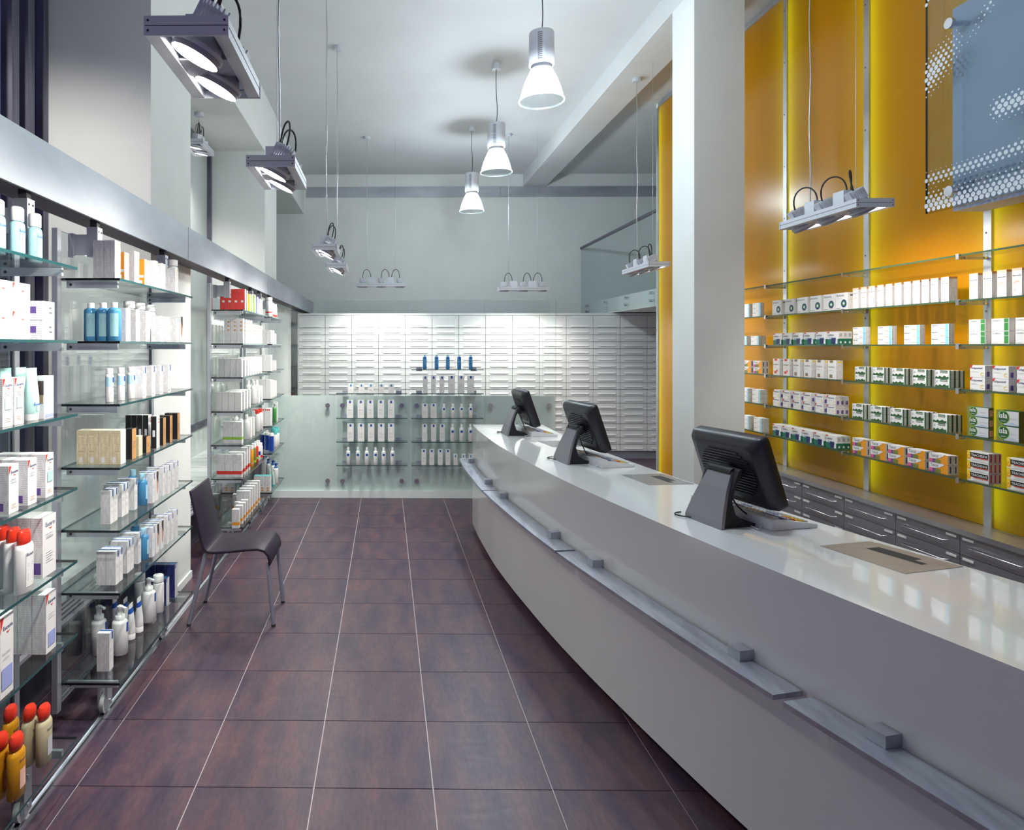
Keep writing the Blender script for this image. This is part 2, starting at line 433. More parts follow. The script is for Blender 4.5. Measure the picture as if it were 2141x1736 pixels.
# floor track of the rolling shelves
tk = MB(); tk.box(-1.292, -1.284, Y0 + .1, 7.24, 0, .012, chrome_m); tk.box(-1.268, -1.258, Y0 + .1, 7.24, 0, .012, chrome_m); tk.box(-1.284, -1.268, Y0 + .1, 7.24, 0, .003, alu_m)
struct(tk.build('trim_3'))
# pillar under the beam
struct(MB().box(BX0, BX1, 5.083, 5.467, 0, BZ, wall_m).build('wall_pillar'))
# yellow wall: backing, posts, amber panels, tubes behind the posts
wr = struct(MB().box(XY + .14, XY + .22, Y0, 8.11, 0, ZC, yellowgap_m).build('wall_right'))
posts = [8.10, 7.37, 6.446, 5.522, 4.593, 3.676, 2.753, 1.83, .90, -.03, -.95]
ZB, ZT = .68, 4.56
for k, y in enumerate(posts):
    p = MB(); hw = .0235
    ZB = .06 if y > 6.3 else .68
    p.box(XY - .012, XY + .02, y - hw, y + hw, ZB, ZT, alu_m)
    for q in range(9): p.cyl((XY - .0125, y + .006, 1.0 + q * .43), (XY - .0135, y + .006, 1.0 + q * .43), .006, seam_m, 8)
    p.build('post', wr)
    if k + 1 < len(posts):
        y1 = posts[k + 1]; ZB = .06 if y1 > 6.3 else .68
        MB().quad((XY, y - hw, ZB), (XY, y1 + hw, ZB), (XY, y1 + hw, ZT), (XY, y - hw, ZT), amber_m).build('panel', wr)
        MB().box(XY - .012, XY + .01, y1 + hw, y - hw, ZT, ZT + .05, alu_m).build('top_rail', wr)
    if .5 < y < 8.2:
        MB().cyl((XY + .07, y - .012, ZB + .02), (XY + .07, y - .012, ZT - .02), .013, mat('tube_glass', (1, 1, .9), .5, emit=3, ecol=(.85, 1, .35)), 10).build('tube_lamp', wr)
        ld = bpy.data.lights.new('tube_light', 'AREA'); ld.shape = 'RECTANGLE'; ld.size = ZT - ZB - .1; ld.size_y = .02; ld.energy = TUBE_W; ld.color = (.66, 1.0, .14)
        lo = bpy.data.objects.new('tube_light', ld); COL.objects.link(lo); lo.location = (XY + .055, y - .025, (ZB + ZT) / 2)
        lo.rotation_euler = Vector((-.75, -.66, 0)).to_track_quat('-Z', 'Y').to_euler()
        # long side of the strip upright
        zax = Vector((.75, .66, 0)).normalized(); xax = Vector((0, 0, 1)); yax = zax.cross(xax)
        lo.rotation_euler = Matrix((xax, yax, zax)).transposed().to_euler()
        lo.parent = wr
MB().box(XY + .0, XY + .22, 8.11, 8.16, 0, ZC, wall_m).build('end_return', wr)
MB().box(XY + .02, XY + .14, Y0, 6.42, 0, .67, base_m).build('lower_wall', wr)
struct(MB().box(XR, XR + .15, Y0, YW, 0, ZC, wall_m).build('wall_far'))
# gallery over the drawers: slab, glass balustrade on stand-offs, handrail
GX = 3.373
ga = empty('gallery_edge', (GX, 9.8, 2.17)); tag(ga, 'white gallery edge with glass balustrade and dark handrail above the drawers', 'balcony')
def gpart(n, mb): return mb.build(n, ga, (-GX, -9.8, -2.17))
gpart('slab', MB().box(GX, XR - .001, 8.17, YW - .001, 2.17, 2.39, wall_m))
gpart('balustrade_pane', MB().box(GX - .045, GX - .035, 8.17, YW - .002, 2.172, 3.32, G_pane, ny=edge_m, pz=edge_m))
gpart('handrail', MB().cyl((GX - .04, 8.17, 3.343), (GX - .04, YW - .003, 3.343), .024, rail_m, 12))
for y in (11.09, 10.18, 9.28, 8.4):
    for z in (2.245, 2.338):
        gpart('standoff', MB().cyl((GX - .062, y, z), (GX, y, z), .018, chrome_m, 14))
# shallow parapet box on the yellow wall with a dotted glass sheet in front
bx = empty('parapet', (3.12, 2.5, 2.41)); tag(bx, 'pale blue parapet box behind dot-printed glass sheet high on yellow wall', 'parapet')
def bpart(n, mb, par=None): return mb.build(n, par or bx, (-3.12, -2.5, -2.41) if par is None else (0, 0, 0))
bpart('box', MB().box(3.121, 3.286, .2, 3.70, 2.41, 3.525, parapet_m, nz=wall_m))
pane = bpart('glass_sheet', MB().box(3.030, 3.042, .1, 3.77, 2.41, 4.3, G_dot, py=edgedark_m, ny=edgedark_m, nz=edge_m))
for y in (3.60, 2.5, 1.4, .4):
    for z in (2.50, 3.40):
        s = MB(); s.cyl((3.012, y, z), (3.03, y, z), .028, chrome_m, 18); s.cyl((3.042, y, z), (3.121, y, z), .014, chrome_m, 12)
        bpart('standoff', s)
d = MB()
def dotr(y, z):
    g = lambda v, s: math.exp(-(v / s) ** 2)
    return max(.0140 * g(z - 2.46 - .02 * math.sin(5 * y), .075), .0135 * g(z - 2.80 - .05 * math.sin(4 * y + 1), .055) * (1 if y < 3.32 else g(y - 3.32, .05)),
               .0120 * g(z - 2.63 - .03 * math.sin(3 * y), .035), .0140 * g((z - 3.20) - (3.70 - y) * .5, .10) * g(y - 3.72, .16), .0125 * g((z - 3.62) - (3.75 - y) * 1.3, .05),
               .0120 * g((z - 3.36) - (3.4 - y) * 1.1, .05) * g(y - 3.2, .25), .010 * g(z - 3.05 - .6 * (3.0 - y), .04) * g(y - 2.75, .3), .0095 * g(z - 3.72, .10), .0135 * g((z - 3.95) - (3.75 - y) * .5, .14) * g(y - 3.74, .2))
row = 0; z = 2.43
while z < 4.28:
    y = 1.9 + (.0165 if row % 2 else 0)
    while y < 3.765:
        r = dotr(y, z)
        if r > .0028:
            vs_ = [(3.0294, y + r * math.cos(t * math.pi / 4), z + r * math.sin(t * math.pi / 4)) for t in range(8)]
            d.add(vs_, [tuple(range(7, -1, -1))], frost_m)
        y += .033
    z += .0235; row += 1
dd = bpart('dot_print', d); dd['kind'] = 'stuff'

# outside: a shrub behind the window
sh = empty('shrub', (-3.4, 5.9, 0)); tag(sh, 'green leafy shrub standing outside the window', 'shrub')
lv = MB()
for k in range(900):
    a = random.uniform(0, 6.28); b = random.gauss(0, .55); zz = random.uniform(.3, 2.3)
    p = Vector((b * math.cos(a) * .7, b * math.sin(a), zz)); q = Matrix.Rotation(random.uniform(0, 6), 3, 'Z') @ Matrix.Rotation(random.uniform(-1, 1), 3, 'X')
    lv.add([tuple(p + q @ Vector(c)) for c in ((-.02, 0, 0), (0, .05, .01), (.02, 0, 0), (0, -.05, .01))], [(0, 1, 2, 3)], leaf_m)
lo = lv.build('foliage', sh); lo['kind'] = 'stuff'
MB().cyl((0, 0, 0), (0, 0, 1.4), .03, mat('bark', (.08, .06, .04), .8), 8, .012).build('stem', sh)

# ================================================================== DRAWER WALL (back)
DY = 9.90; DX0 = -1.305; DW = .3975
hm = MB()                                     # trapezoid pull lip
def trap(w0, w1, z0, z1, out0, out1):
    return [(-w0, -out0, z1), (w0, -out0, z1), (w1, -out1, z0), (-w1, -out1, z0)]
t_ = trap(.145, .128, -.014, .012, 0, .008)
hm.add(t_ + [(p[0], p[1] + .004 if p[1] < -.001 else 0.0, p[2] - .004) for p in t_], [(0, 1, 2, 3), (7, 6, 5, 4), (3, 2, 6, 7), (0, 3, 7, 4), (2, 1, 5, 6)], drawer_m)
pull_me = hm.mesh('pull')
def drawer_mesh(h):
    m = MB(); m.box(-DW / 2 + .0034, DW / 2 - .0034, -.018, .3, .0032, h - .0032, drawer_m)
    for a in (-1, 1): m.quad(*[(a * .155 + q, -.0184, p) for q, p in ((-.032, h - .022), (.032, h - .022), (.032, h - .016), (-.032, h - .016))], P('lgrey'))
    return m.mesh('drawer')
dm_s, dm_t = drawer_mesh(.1014), drawer_mesh(.186)
ZTOP = 2.125
for c in range(14):
    x = DX0 + DW * (c + .5)
    cab = empty('drawer_cabinet', (x, DY, 0))
    tag(cab, ('end column of white pharmacy drawers beside the rolling shelves' if c == 0 else 'column of white pharmacy drawers half hidden by the glass partition' if c < 8 else 'column of white pharmacy drawers standing clear of the partition under the gallery' if c > 10 else 'column of white pharmacy drawers at the free end of the partition'), 'cabinet', 'white drawer columns along the back wall')
    b = MB(); b.box(-DW / 2, DW / 2, .005, .60, .114, 2.128, seam_m); b.box(-DW / 2, DW / 2, .02, .60, 0, .114, band_m); b.box(-DW / 2 - (.012 if c == 0 else 0), DW / 2, -.022, .60, 2.128, 2.158, drawer_m)
    if c == 0: b.box(-DW / 2 - .012, -DW / 2, -.022, .60, 0, 2.128, drawer_m)
    b.build('carcass', cab)
    zz = ZTOP - .186
    d0 = obj('drawer', dm_t, cab, (0, 0, zz)); obj('pull', pull_me, d0, (0, -.018, .030))
    for r in range(18):
        zz -= .1014
        if c < 8 and r > 10: break
        d0 = obj('drawer', dm_s, cab, (0, 0, zz)); obj('pull', pull_me, d0, (0, -.018, .046))

# ================================================================== GLASS PARTITION with shelves in front of the drawers
pt = empty('glass_partition', (.3, 7.3, 0)); tag(pt, 'frosted glass partition with steel stand-offs in front of the drawers', 'partition')
def ppart(n, mb): return mb.build(n, pt, (-.3, -7.3, 0))
ppart('board', MB().box(-1.30, 1.863, 7.345, 7.375, 0.01, 1.12, board_m, pz=drawer_m))
ppart('plinth', MB().box(-1.30, 1.863, 7.296, 7.345, 0, .075, board_m))
xs = [-1.30, -.552, .27, 1.08, 1.863]
for a, b in zip(xs, xs[1:]):
    ppart('glass_pane', MB().box(a + .003, b - .003, 7.302, 7.312, .076, 2.178, G_front, nx=edge_m, px=edge_m, pz=edge_m))
for px, zs in ((685, 2), (716, 2), (840, 2), (871, 2), (993, 2), (1026, 2), (1148, 2)):
    for z in (1.016, .187):
        X = x_at(px, 7.29)
        s = MB(); s.cyl((X, 7.285, z), (X, 7.302, z), .026, chrome_m, 18); s.cyl((X, 7.312, z), (X, 7.345, z), .012, chrome_m, 10)
        ppart('standoff', s)
BS = {}
for name, x0, x1, zl in (('l', 702.7, 851.7, (1.156, .889, .635, .382)), ('r', 860, 1011, (1.414, 1.156, .889, .635, .382))):
    a, b = x_at(x0, 7.15), x_at(x1, 7.15)
    for z in zl:
        BS[(name, z)] = z + .004
        s = empty('glass_shelf', ((a + b) / 2, 7.23, z)); mx = (a + b) / 2
        lev = {1.414: 'single high', 1.156: 'top', .889: 'second', .635: 'third', .382: 'lowest'}[z]
        tag(s, '%s glass shelf clamped to the partition, %s' % (lev, 'over small white cartons' if name == 'l' and z == 1.156 else ('in the bay beside the counter end' if name == 'r' else 'in the bay beside the leftmost stand-offs')), 'shelf')
        MB().box(a - mx, b - mx, -.085, .066, -.004, .004, G_shelf, ny=edge_m, nx=edgedark_m, px=edgedark_m).build('pane', s)
        for X in (a + .09, b - .09):
            MB().box(X - .032 - mx, X + .032 - mx, .030, .071, -.018, -.0045, alu_m).box(X - .032 - mx, X + .032 - mx, .055, .071, -.0045, .028, alu_m).build('clamp', s)

# ================================================================== STEEL DRAWERS and worktop along the yellow wall
X1 = 3.11; CW = .456
hb = MB(); hb.tube([(0, -.155, .0), (-.024, -.145, -.004), (-.024, .145, -.004), (0, .155, .0)], .004, chrome_m, 6); bar_me = hb.mesh('handle')
sdm = MB(); sdm.box(0, .012, -CW / 2 + .002, CW / 2 - .002, .002, .1065, steel_m); sd_me = sdm.mesh('drawer')
lhm = MB(); lhm.box(-.004, 0, -.034, .034, -.006, .006, P('white')); lh_me = lhm.mesh('label_holder')
for k in range(11):
    yc = 5.008 - CW / 2 + CW * (2 - k) + .0
    if yc < .2: break
    cb = empty('steel_drawer_unit', (X1, yc, 0)); tag(cb, 'low brushed steel drawer unit under the yellow wall shelves', 'cabinet', 'steel drawer units along the yellow wall')
    MB().box(.012, .2, -CW / 2, CW / 2, 0, .65, steel_m, nx=seam_m).build('carcass', cb)
    for r in range(6):
        d0 = obj('drawer', sd_me, cb, (0, 0, .65 - .108 * (r + 1)))
        obj('handle', bar_me, d0, (-.0, 0, .055))
        for s_ in (-1, 1): obj('label_holder', lh_me, d0, (0, s_ * .175, .088))
tag(MB().box(X1 - .012, XY - .013, .1, 6.2, .651, .68, cork_m, nx=alu_m).build('worktop'), 'long steel worktop lying on the low steel drawers', 'worktop')
# glass shelves on the yellow wall
RS = [2.165, 1.915, 1.674, 1.430, 1.180, .940]
LV = ['top', 'second', 'third', 'fourth', 'fifth', 'lowest']
for k, z in enumerate(RS):
    s = empty('glass_shelf', (3.22, 4, z)); tag(s, '%s long glass shelf on steel brackets across the yellow wall' % LV[k], 'shelf')
    MB().box(-.085, .066, -2.4, 2.62, -.005, .005, G_shelf, nx=edgegreen_m, ny=edgedark_m, py=edgedark_m).build('pane', s)
    for y in posts:
        if not 1.7 < y < 6.6: continue
        b = MB(); b.box(-.085, .068, -.006, .006, -.022, -.006, alu_m); b.box(-.095, -.087, -.010, .010, -.022, .009, chrome_m)
        b.cyl((-.055, -.007, -.013), (-.055, -.013, -.013), .006, chrome_m, 8); b.cyl((.05, -.007, -.013), (.05, -.013, -.013), .006, chrome_m, 8)
        b.build('bracket', s, (0, y - 4, 0))
# ================================================================== SERVICE COUNTER
front = [(.79, 6.09), (.781, 5.65), (.80, 4.94), (.832, 4.50), (.869, 4.19), (.917, 3.75), (.984, 3.32), (1.051, 2.975), (1.116, 2.66), (1.160, 2.44), (1.207, 2.246), (1.307, 1.846), (1.336, 1.745), (1.408, 1.484), (1.52, 1.05), (1.62, .60)]
def smooth_curve(pts, n=70):
    ys = [p[1] for p in pts]; out = []
    for i in range(n + 1):
        y = ys[0] + (ys[-1] - ys[0]) * i / n
        # Gaussian-weighted local line fit keeps the bend even
        sw = sx = sy = sxx = sxy = 0
        for X, Y in pts:
            w = math.exp(-((Y - y) / .38) ** 2); d = Y - y
            sw += w; sx += w * d; sy += w * X; sxx += w * d * d; sxy += w * d * X
        den = sw * sxx - sx * sx
        x = (sxx * sy - sx * sxy) / den if den > 1e-9 else sy / sw
        out.append((x, y))
    return out
FC = smooth_curve(front)
def normal(i, C_=None):
    C_ = C_ or FC
    a = Vector(C_[max(i - 1, 0)]); b = Vector(C_[min(i + 1, len(C_) - 1)]); t = (b - a).normalized()
    return Vector((t.y, -t.x))        # points to the customers (-x)
def off(C_, d): return [tuple(Vector(p) - normal(i, C_) * d) for i, p in enumerate(C_)]   # d > 0 goes behind
n0 = normal(30)
if n0.x > 0:
    _n = normal
    def normal(i, C_=None): return -_n(i, C_)
BC = off(FC, .64)
ct = empty('service_counter', (1.3, 3.4, 0)); tag(ct, 'long curved glossy white service counter with aluminium ledge', 'counter')
def cpart(n, mb): return mb.build(n, ct, (-1.3, -3.4, 0))
def strip(F, B, z0, z1, m, mside=None):
    mb = MB(); n = len(F)
    v = [(p[0], p[1], z0) for p in F] + [(p[0], p[1], z1) for p in F] + [(p[0], p[1], z0) for p in B] + [(p[0], p[1], z1) for p in B]
    f = []; sm = []
    fr = [(i, i + 1, n + i + 1, n + i) for i in range(n - 1)]; bk = [(2 * n + i + 1, 2 * n + i, 3 * n + i, 3 * n + i + 1) for i in range(n - 1)]
    mb.add(v, fr, m, True); mb.add(v, bk, mside or m, True)
    mb.add(v, [(n + i, n + i + 1, 3 * n + i + 1, 3 * n + i) for i in range(n - 1)] + [(i + 1, i, 2 * n + i, 2 * n + i + 1) for i in range(n - 1)], m)
    mb.add(v, [(0, n, 3 * n, 2 * n), (n - 1, 3 * n - 1, 4 * n - 1, 2 * n - 1)], m)
    return mb
cpart('front_panel', strip(FC, off(FC, .03), .05, .930, white_m))
cpart('countertop', strip(FC, BC, .930, .952, white_m))
cpart('plinth', strip(off(FC, .12), off(FC, .55), 0, .06, base_m))
cpart('inner_carcass', strip(off(FC, .032), off(FC, .60), .06, .929, drawer_m))
e = FC[0]; e2 = BC[0]
# aluminium ledge in four lengths, with the cube brackets that carry it
LZ = .63
def fc_at(y):
    for i in range(len(FC) - 1):
        if FC[i][1] >= y >= FC[i + 1][1]:
            t = (FC[i][1] - y) / (FC[i][1] - FC[i + 1][1]); p = Vector(FC[i]).lerp(Vector(FC[i + 1]), t)
            return p, normal(i)
    return Vector(FC[-1]), normal(len(FC) - 1)
for y1, y0 in ((6.17, 4.81), (4.785, 3.405), (3.38, 2.02), (1.985, .62)):
    pts = [y1 + (y0 - y1) * i / 20 for i in range(21)]
    A = []; B = []
    for y in pts:
        p, nn = fc_at(min(y, 6.09))
        if y > 6.09: p = p + Vector((0, y - 6.09))
        A.append(tuple(p + nn * .118)); B.append(tuple(p + nn * .010))
    lg = cpart('ledge', strip(A, B, LZ - .016, LZ, ledge_m))
    for y in (y1 - .22, y0 + .22):
        p, nn = fc_at(y); ang = math.atan2(nn.y, nn.x)
        q = MB(); q.box(.0005, .055, -.027, .027, 0, .034, alu_m)
        b = q.build('bracket', lg, (p.x, p.y, LZ + .0004), ang)
# cash plates let into the worktop
def cash_plate(quadpts, slot, who):
    z = .9525
    c = Vector((sum(p[0] for p in quadpts) / 4, sum(p[1] for p in quadpts) / 4, 0))
    mb = MB(); q = [(p[0], p[1]) for p in quadpts]
    mb.prism(q[::-1], z - .0003, z + .0012, plate_m)
    pl = cpart('cash_plate', mb)
    mb = MB(); s = [(p[0], p[1], z + .0016) for p in slot]
    mb.add(s, [tuple(range(len(s)))], dark_m)
    mb.build('coin_slot', pl)
pa = [(1.554, 2.398), (1.776, 2.459), (1.872, 2.178), (1.63, 2.109)]
def slot_in(q):
    def uv(u, v):
        a = Vector(q[0]).lerp(Vector(q[3]), u); b = Vector(q[1]).lerp(Vector(q[2]), u); r = a.lerp(b, v); return (r.x, r.y)
    return [uv(.22, .55), uv(.22, .80), uv(.70, .80), uv(.70, .66), uv(.84, .66), uv(.84, .55)]
cash_plate(pa, slot_in(pa), 0)
pb = [(1.305, 3.707), (1.553, 3.747), (1.60, 3.47), (1.352, 3.437)]
cash_plate(pb, slot_in(pb), 1)
pc = [(1.145, 5.02), (1.385, 5.05), (1.42, 4.76), (1.18, 4.74)]
cash_plate(pc, slot_in(pc), 2)

# ================================================================== MONITORS AND KEYBOARDS
def rotx(p, a, c):       # rotate about the y axis through c by a (top leans to -x)
    x, z = p[0] - c[0], p[2] - c[2]
    return (c[0] + x * math.cos(a) + z * math.sin(a), p[1], c[2] - x * math.sin(a) + z * math.cos(a))
def monitor(x, y, ang, label):
    t = empty('monitor', (x, y, .953), ang); tag(t, label, 'monitor', 'counter monitors')
    # grey tapered back cover
    mb = MB(); zs = [0, .02, .08, .15, .20, .222]; xs_ = [0, .003, .022, .050, .076, .090]; ws = [.108, .107, .094, .077, .066, .060]
    v = []
    for z_, x_, w_ in zip(zs, xs_, ws): v += [(x_, -w_, z_), (x_, w_, z_), (x_ + .014, -w_, z_), (x_ + .014, w_, z_)]
    f = []
    for i in range(5):
        a = i * 4; b = a + 4
        f += [(a + 1, a, b, b + 1), (a + 2, a + 3, b + 3, b + 2), (a, a + 2, b + 2, b), (a + 3, a + 1, b + 1, b + 3)]
    f += [(0, 1, 3, 2), (20, 22, 23, 21)]
    mb.add(v, f, grey_m, False); mb.build('stand_cover', t)
    mb = MB()               # black C-shaped side profile: column and curved foot
    pr = [(.015, .001), (.165, .001), (.17, .012), (.12, .022), (.078, .05), (.062, .10), (.078, .16), (.108, .215), (.106, .228), (.094, .222), (.080, .19), (.038, .08), (.018, .02)]
    mb.prism(pr, -.092, .092, black2_m, 'y')
    mb.build('foot', t)
    # head, tilted
    c = (.178, .03, .215); a = -R(19)
    W2, H2 = .198, .150
    mb = MB()
    def rr(w, h, r, x0, n=4):
        out = []
        for cx_, cy_, a0 in ((w - r, h - r, 0), (-w + r, h - r, 90), (-w + r, -h + r, 180), (w - r, -h + r, 270)):
            for k in range(n + 1):
                an = R(a0 + 90 * k / n); out.append((c[0] + x0, c[1] + cx_ + r * math.cos(an), c[2] + cy_ + r * math.sin(an)))
        return out
    sections = [rr(W2 * .80, H2 * .76, .04, -.034), rr(W2 * .95, H2 * .94, .03, -.026), rr(W2, H2, .02, -.006), rr(W2, H2, .02, .030), rr(W2 - .004, H2 - .004, .016, .034)]
    v = [rotx(p, a, c) for s_ in sections for p in s_]; n = len(sections[0]); f = []
    for i in range(len(sections) - 1):
        for k in range(n): f.append((i * n + (k + 1) % n, i * n + k, (i + 1) * n + k, (i + 1) * n + (k + 1) % n))
    mb.add(v, f, black_m, True); mb.add(v, [tuple(range(n)), tuple(range(len(v) - 1, len(v) - n - 1, -1))], black_m)
    mb.build('housing', t)
    mb = MB()
    s_ = [(c[0] + .0345, -.14, c[2] - .125), (c[0] + .0345, .20, c[2] - .125), (c[0] + .0345, .20, c[2] + .125), (c[0] + .0345, -.14, c[2] + .125)]
    mb.add([rotx(p, a, c) for p in s_], [(0, 1, 2, 3)], mat('screen', (.03, .04, .06), .1)); mb.build('screen', t)
    mb = MB()               # ribbed oval vent
    for k in range(15):
        zz = -.092 + k * .0125
        hw = .150 * math.sqrt(max(0, 1 - ((zz + .01) / .112) ** 2))
        if hw < .02: continue
        q = [(c[0] - .034, c[1] + e_, c[2] + z_) for e_, z_ in ((-hw, zz), (hw, zz), (hw, zz + .006), (-hw, zz + .006))]
        q2 = [(p[0] - .005, p[1], p[2]) for p in q]
        mb.add([rotx(p, a, c) for p in q + q2], [(4, 5, 1, 0), (7, 3, 2, 6), (7, 6, 5, 4), (4, 0, 3, 7), (6, 2, 1, 5)][:3] + [(4, 0, 3, 7), (1, 5, 6, 2)], black_m)
    mb.build('vent', t)
    mb = MB(); ct_ = rotx((c[0] - .038, 0, c[2] - .005), a, c)
    mb.cyl((.096, 0, .205), ct_, .034, black2_m, 14)
    mb.cyl((.096, -.062, .208), (.096, .062, .208), .020, black2_m, 12); mb.build('hinge', t)
    mb = MB(); mb.tube(bez((.13, .03, .17), (.07 + .1, .05, .10), (.16, .02, .05), (.19, -.05, .026)), .003, cable_m); mb.build('cable', t)
    mb = MB(); mb.tube(bez((.02, .06, .005), (-.05, .10, .004), (-.04, .16, .004), (.02, .16, .004)), .003, cable_m); mb.build('power_cable', t)
    return t
monitor(1.28, 2.706, R(12.6), 'black flat monitor on grey stand, beside the cash plate in front of the steel drawers')
monitor(1.075, 4.12, R(9), 'black flat monitor on grey stand in the middle of the counter')
monitor(.955, 5.40, R(3), 'black flat monitor on grey stand at the partition end of the counter')
def key_mesh(m): return MB().prism([(-.0075, -.0075), (.0075, -.0075), (.0075, .0075), (-.0075, .0075)], 0, .005, m).mesh('key_block')
def keyboard(x, y, ang, label):
    """origin: near back corner; +x to the staff, +y along the length"""
    t = empty('keyboard', (x, y, .953), ang); tag(t, label, 'keyboard', 'counter keyboards')
    Lk, D = .46, .212
    MB().prism([(0, 0), (D, 0), (D + .004, .008), (D, .014), (.03, .042), (.004, .040)], 0, Lk, kb_m, 'y').build('shell', t)
    sl = (.014 - .042) / (D - .03)
    kinds = {k: MB() for k in ('g', 'y', 'b', 'r', 'w')}
    mm = {'g': key_m, 'y': keyy_m, 'b': keyb_m, 'r': keyr_m, 'w': keyw_m}
    for r_ in range(8):
        xx = .042 + r_ * .0195
        z = .042 + sl * (xx - .03) + .0008
        for k in range(22):
            yy = .024 + k * .0196
            c_ = 'g' if r_ in (2, 3, 5, 6, 7) else 'w'
            if r_ == 1: c_ = 'y' if (k // 5) % 2 else 'b'
            if r_ == 4 and k % 7 > 3: c_ = 'b'
            if r_ in (5, 6) and k < 4: c_ = 'y'
            if r_ == 4 and k < 3: c_ = 'r'
            kb = kinds[c_]; h = .0078
            kb.add([(xx - .0082, yy - h, z), (xx + .0082, yy - h, z + sl * .016), (xx + .0082, yy + h, z + sl * .016), (xx - .0082, yy + h, z), (xx - .006, yy - h + .002, z + .006), (xx + .006, yy - h + .002, z + .006 + sl * .012), (xx + .006, yy + h - .002, z + .006 + sl * .012), (xx - .006, yy + h - .002, z + .006)],
                   [(4, 5, 6, 7), (0, 1, 5, 4), (1, 2, 6, 5), (2, 3, 7, 6), (3, 0, 4, 7)], mm[c_])
    for k, nm in (('g', 'grey_keys'), ('y', 'yellow_keys'), ('b', 'blue_keys'), ('r', 'red_keys'), ('w', 'white_keys')):
        o = kinds[k].build(nm, t); o['kind'] = 'stuff'
    MB().tube(bez((.01, .05, .012), (-.06, .02, .004), (-.05, -.02, .004), (-.02, .12, .004)), .0025, kb_m).build('cable', t)
hs = tag(MB().tube(bez((1.345, 4.46, .966), (1.37, 4.43, 1.005), (1.42, 4.43, 1.005), (1.445, 4.46, .966), 12), .012, keyw_m, 10).build('handset'), 'white curved handset lying behind the middle keyboard', 'handset')
keyboard(1.492, 2.588, R(14), 'pale grey till keyboard with coloured keys, beside the cash plate')
keyboard(1.262, 3.906, R(12), 'pale grey till keyboard with coloured keys in the middle of the counter')
keyboard(1.147, 5.255, R(8), 'pale grey till keyboard with coloured keys at the partition end of the counter')

# ================================================================== CHAIR
ch = empty('chair', (-.925, 4.13, 0)); tag(ch, 'black moulded shell chair with grey metal legs beside the glass shelves', 'chair')
prof = [(-1.172, .805), (-1.150, .70), (-1.127, .596), (-1.108, .51), (-1.090, .458), (-1.068, .437), (-1.03, .432), (-.933, .438), (-.83, .449), (-.765, .453), (-.730, .444), (-.708, .420), (-.700, .390), (-.702, .367)]
def shell(pr, th, yw):
    mb = MB(); n = len(pr); P2 = [Vector(p) for p in pr]; inner = []
    for i, p in enumerate(P2):
        t = (P2[min(i + 1, n - 1)] - P2[max(i - 1, 0)]).normalized(); inner.append(p + Vector((t.y, -t.x)) * -th)
    v = []
    for i in range(n):
        for q in (P2[i], inner[i]):
            v += [(q.x + .925, -yw, q.y), (q.x + .925, yw, q.y)]
    f = []
    for i in range(n - 1):
        a = i * 4; b = a + 4
        f += [(a, a + 1, b + 1, b), (a + 3, a + 2, b + 2, b + 3), (a + 2, a, b, b + 2), (a + 1, a + 3, b + 3, b + 1)]
    e = (n - 1) * 4; f += [(0, 2, 3, 1), (e, e + 1, e + 3, e + 2)]
    mb.add(v, f, chair_m, True); return mb
so = shell(prof, .016, .20).build('seat_shell', ch)
bv = so.modifiers.new('bevel', 'BEVEL'); bv.width = .004; bv.segments = 2; bv.limit_method = 'ANGLE'
for yy in (-.175, .175):
    m = MB(); m.cyl((.218, yy * .98, .372), (.254, yy * 1.04, .012), .0125, leg_m, 12); lo = m.build('leg', ch)
    MB().cyl((.254, yy * 1.04, 0), (.254, yy * 1.04, .014), .013, rubber_m, 12).build('glide', lo)
    m = MB(); m.cyl((-.155, yy * .95, .425), (-.252, yy * 1.04, .012), .0125, leg_m, 12); lo = m.build('leg', ch)
    MB().cyl((-.252, yy * 1.04, 0), (-.252, yy * 1.04, .014), .013, rubber_m, 12).build('glide', lo)

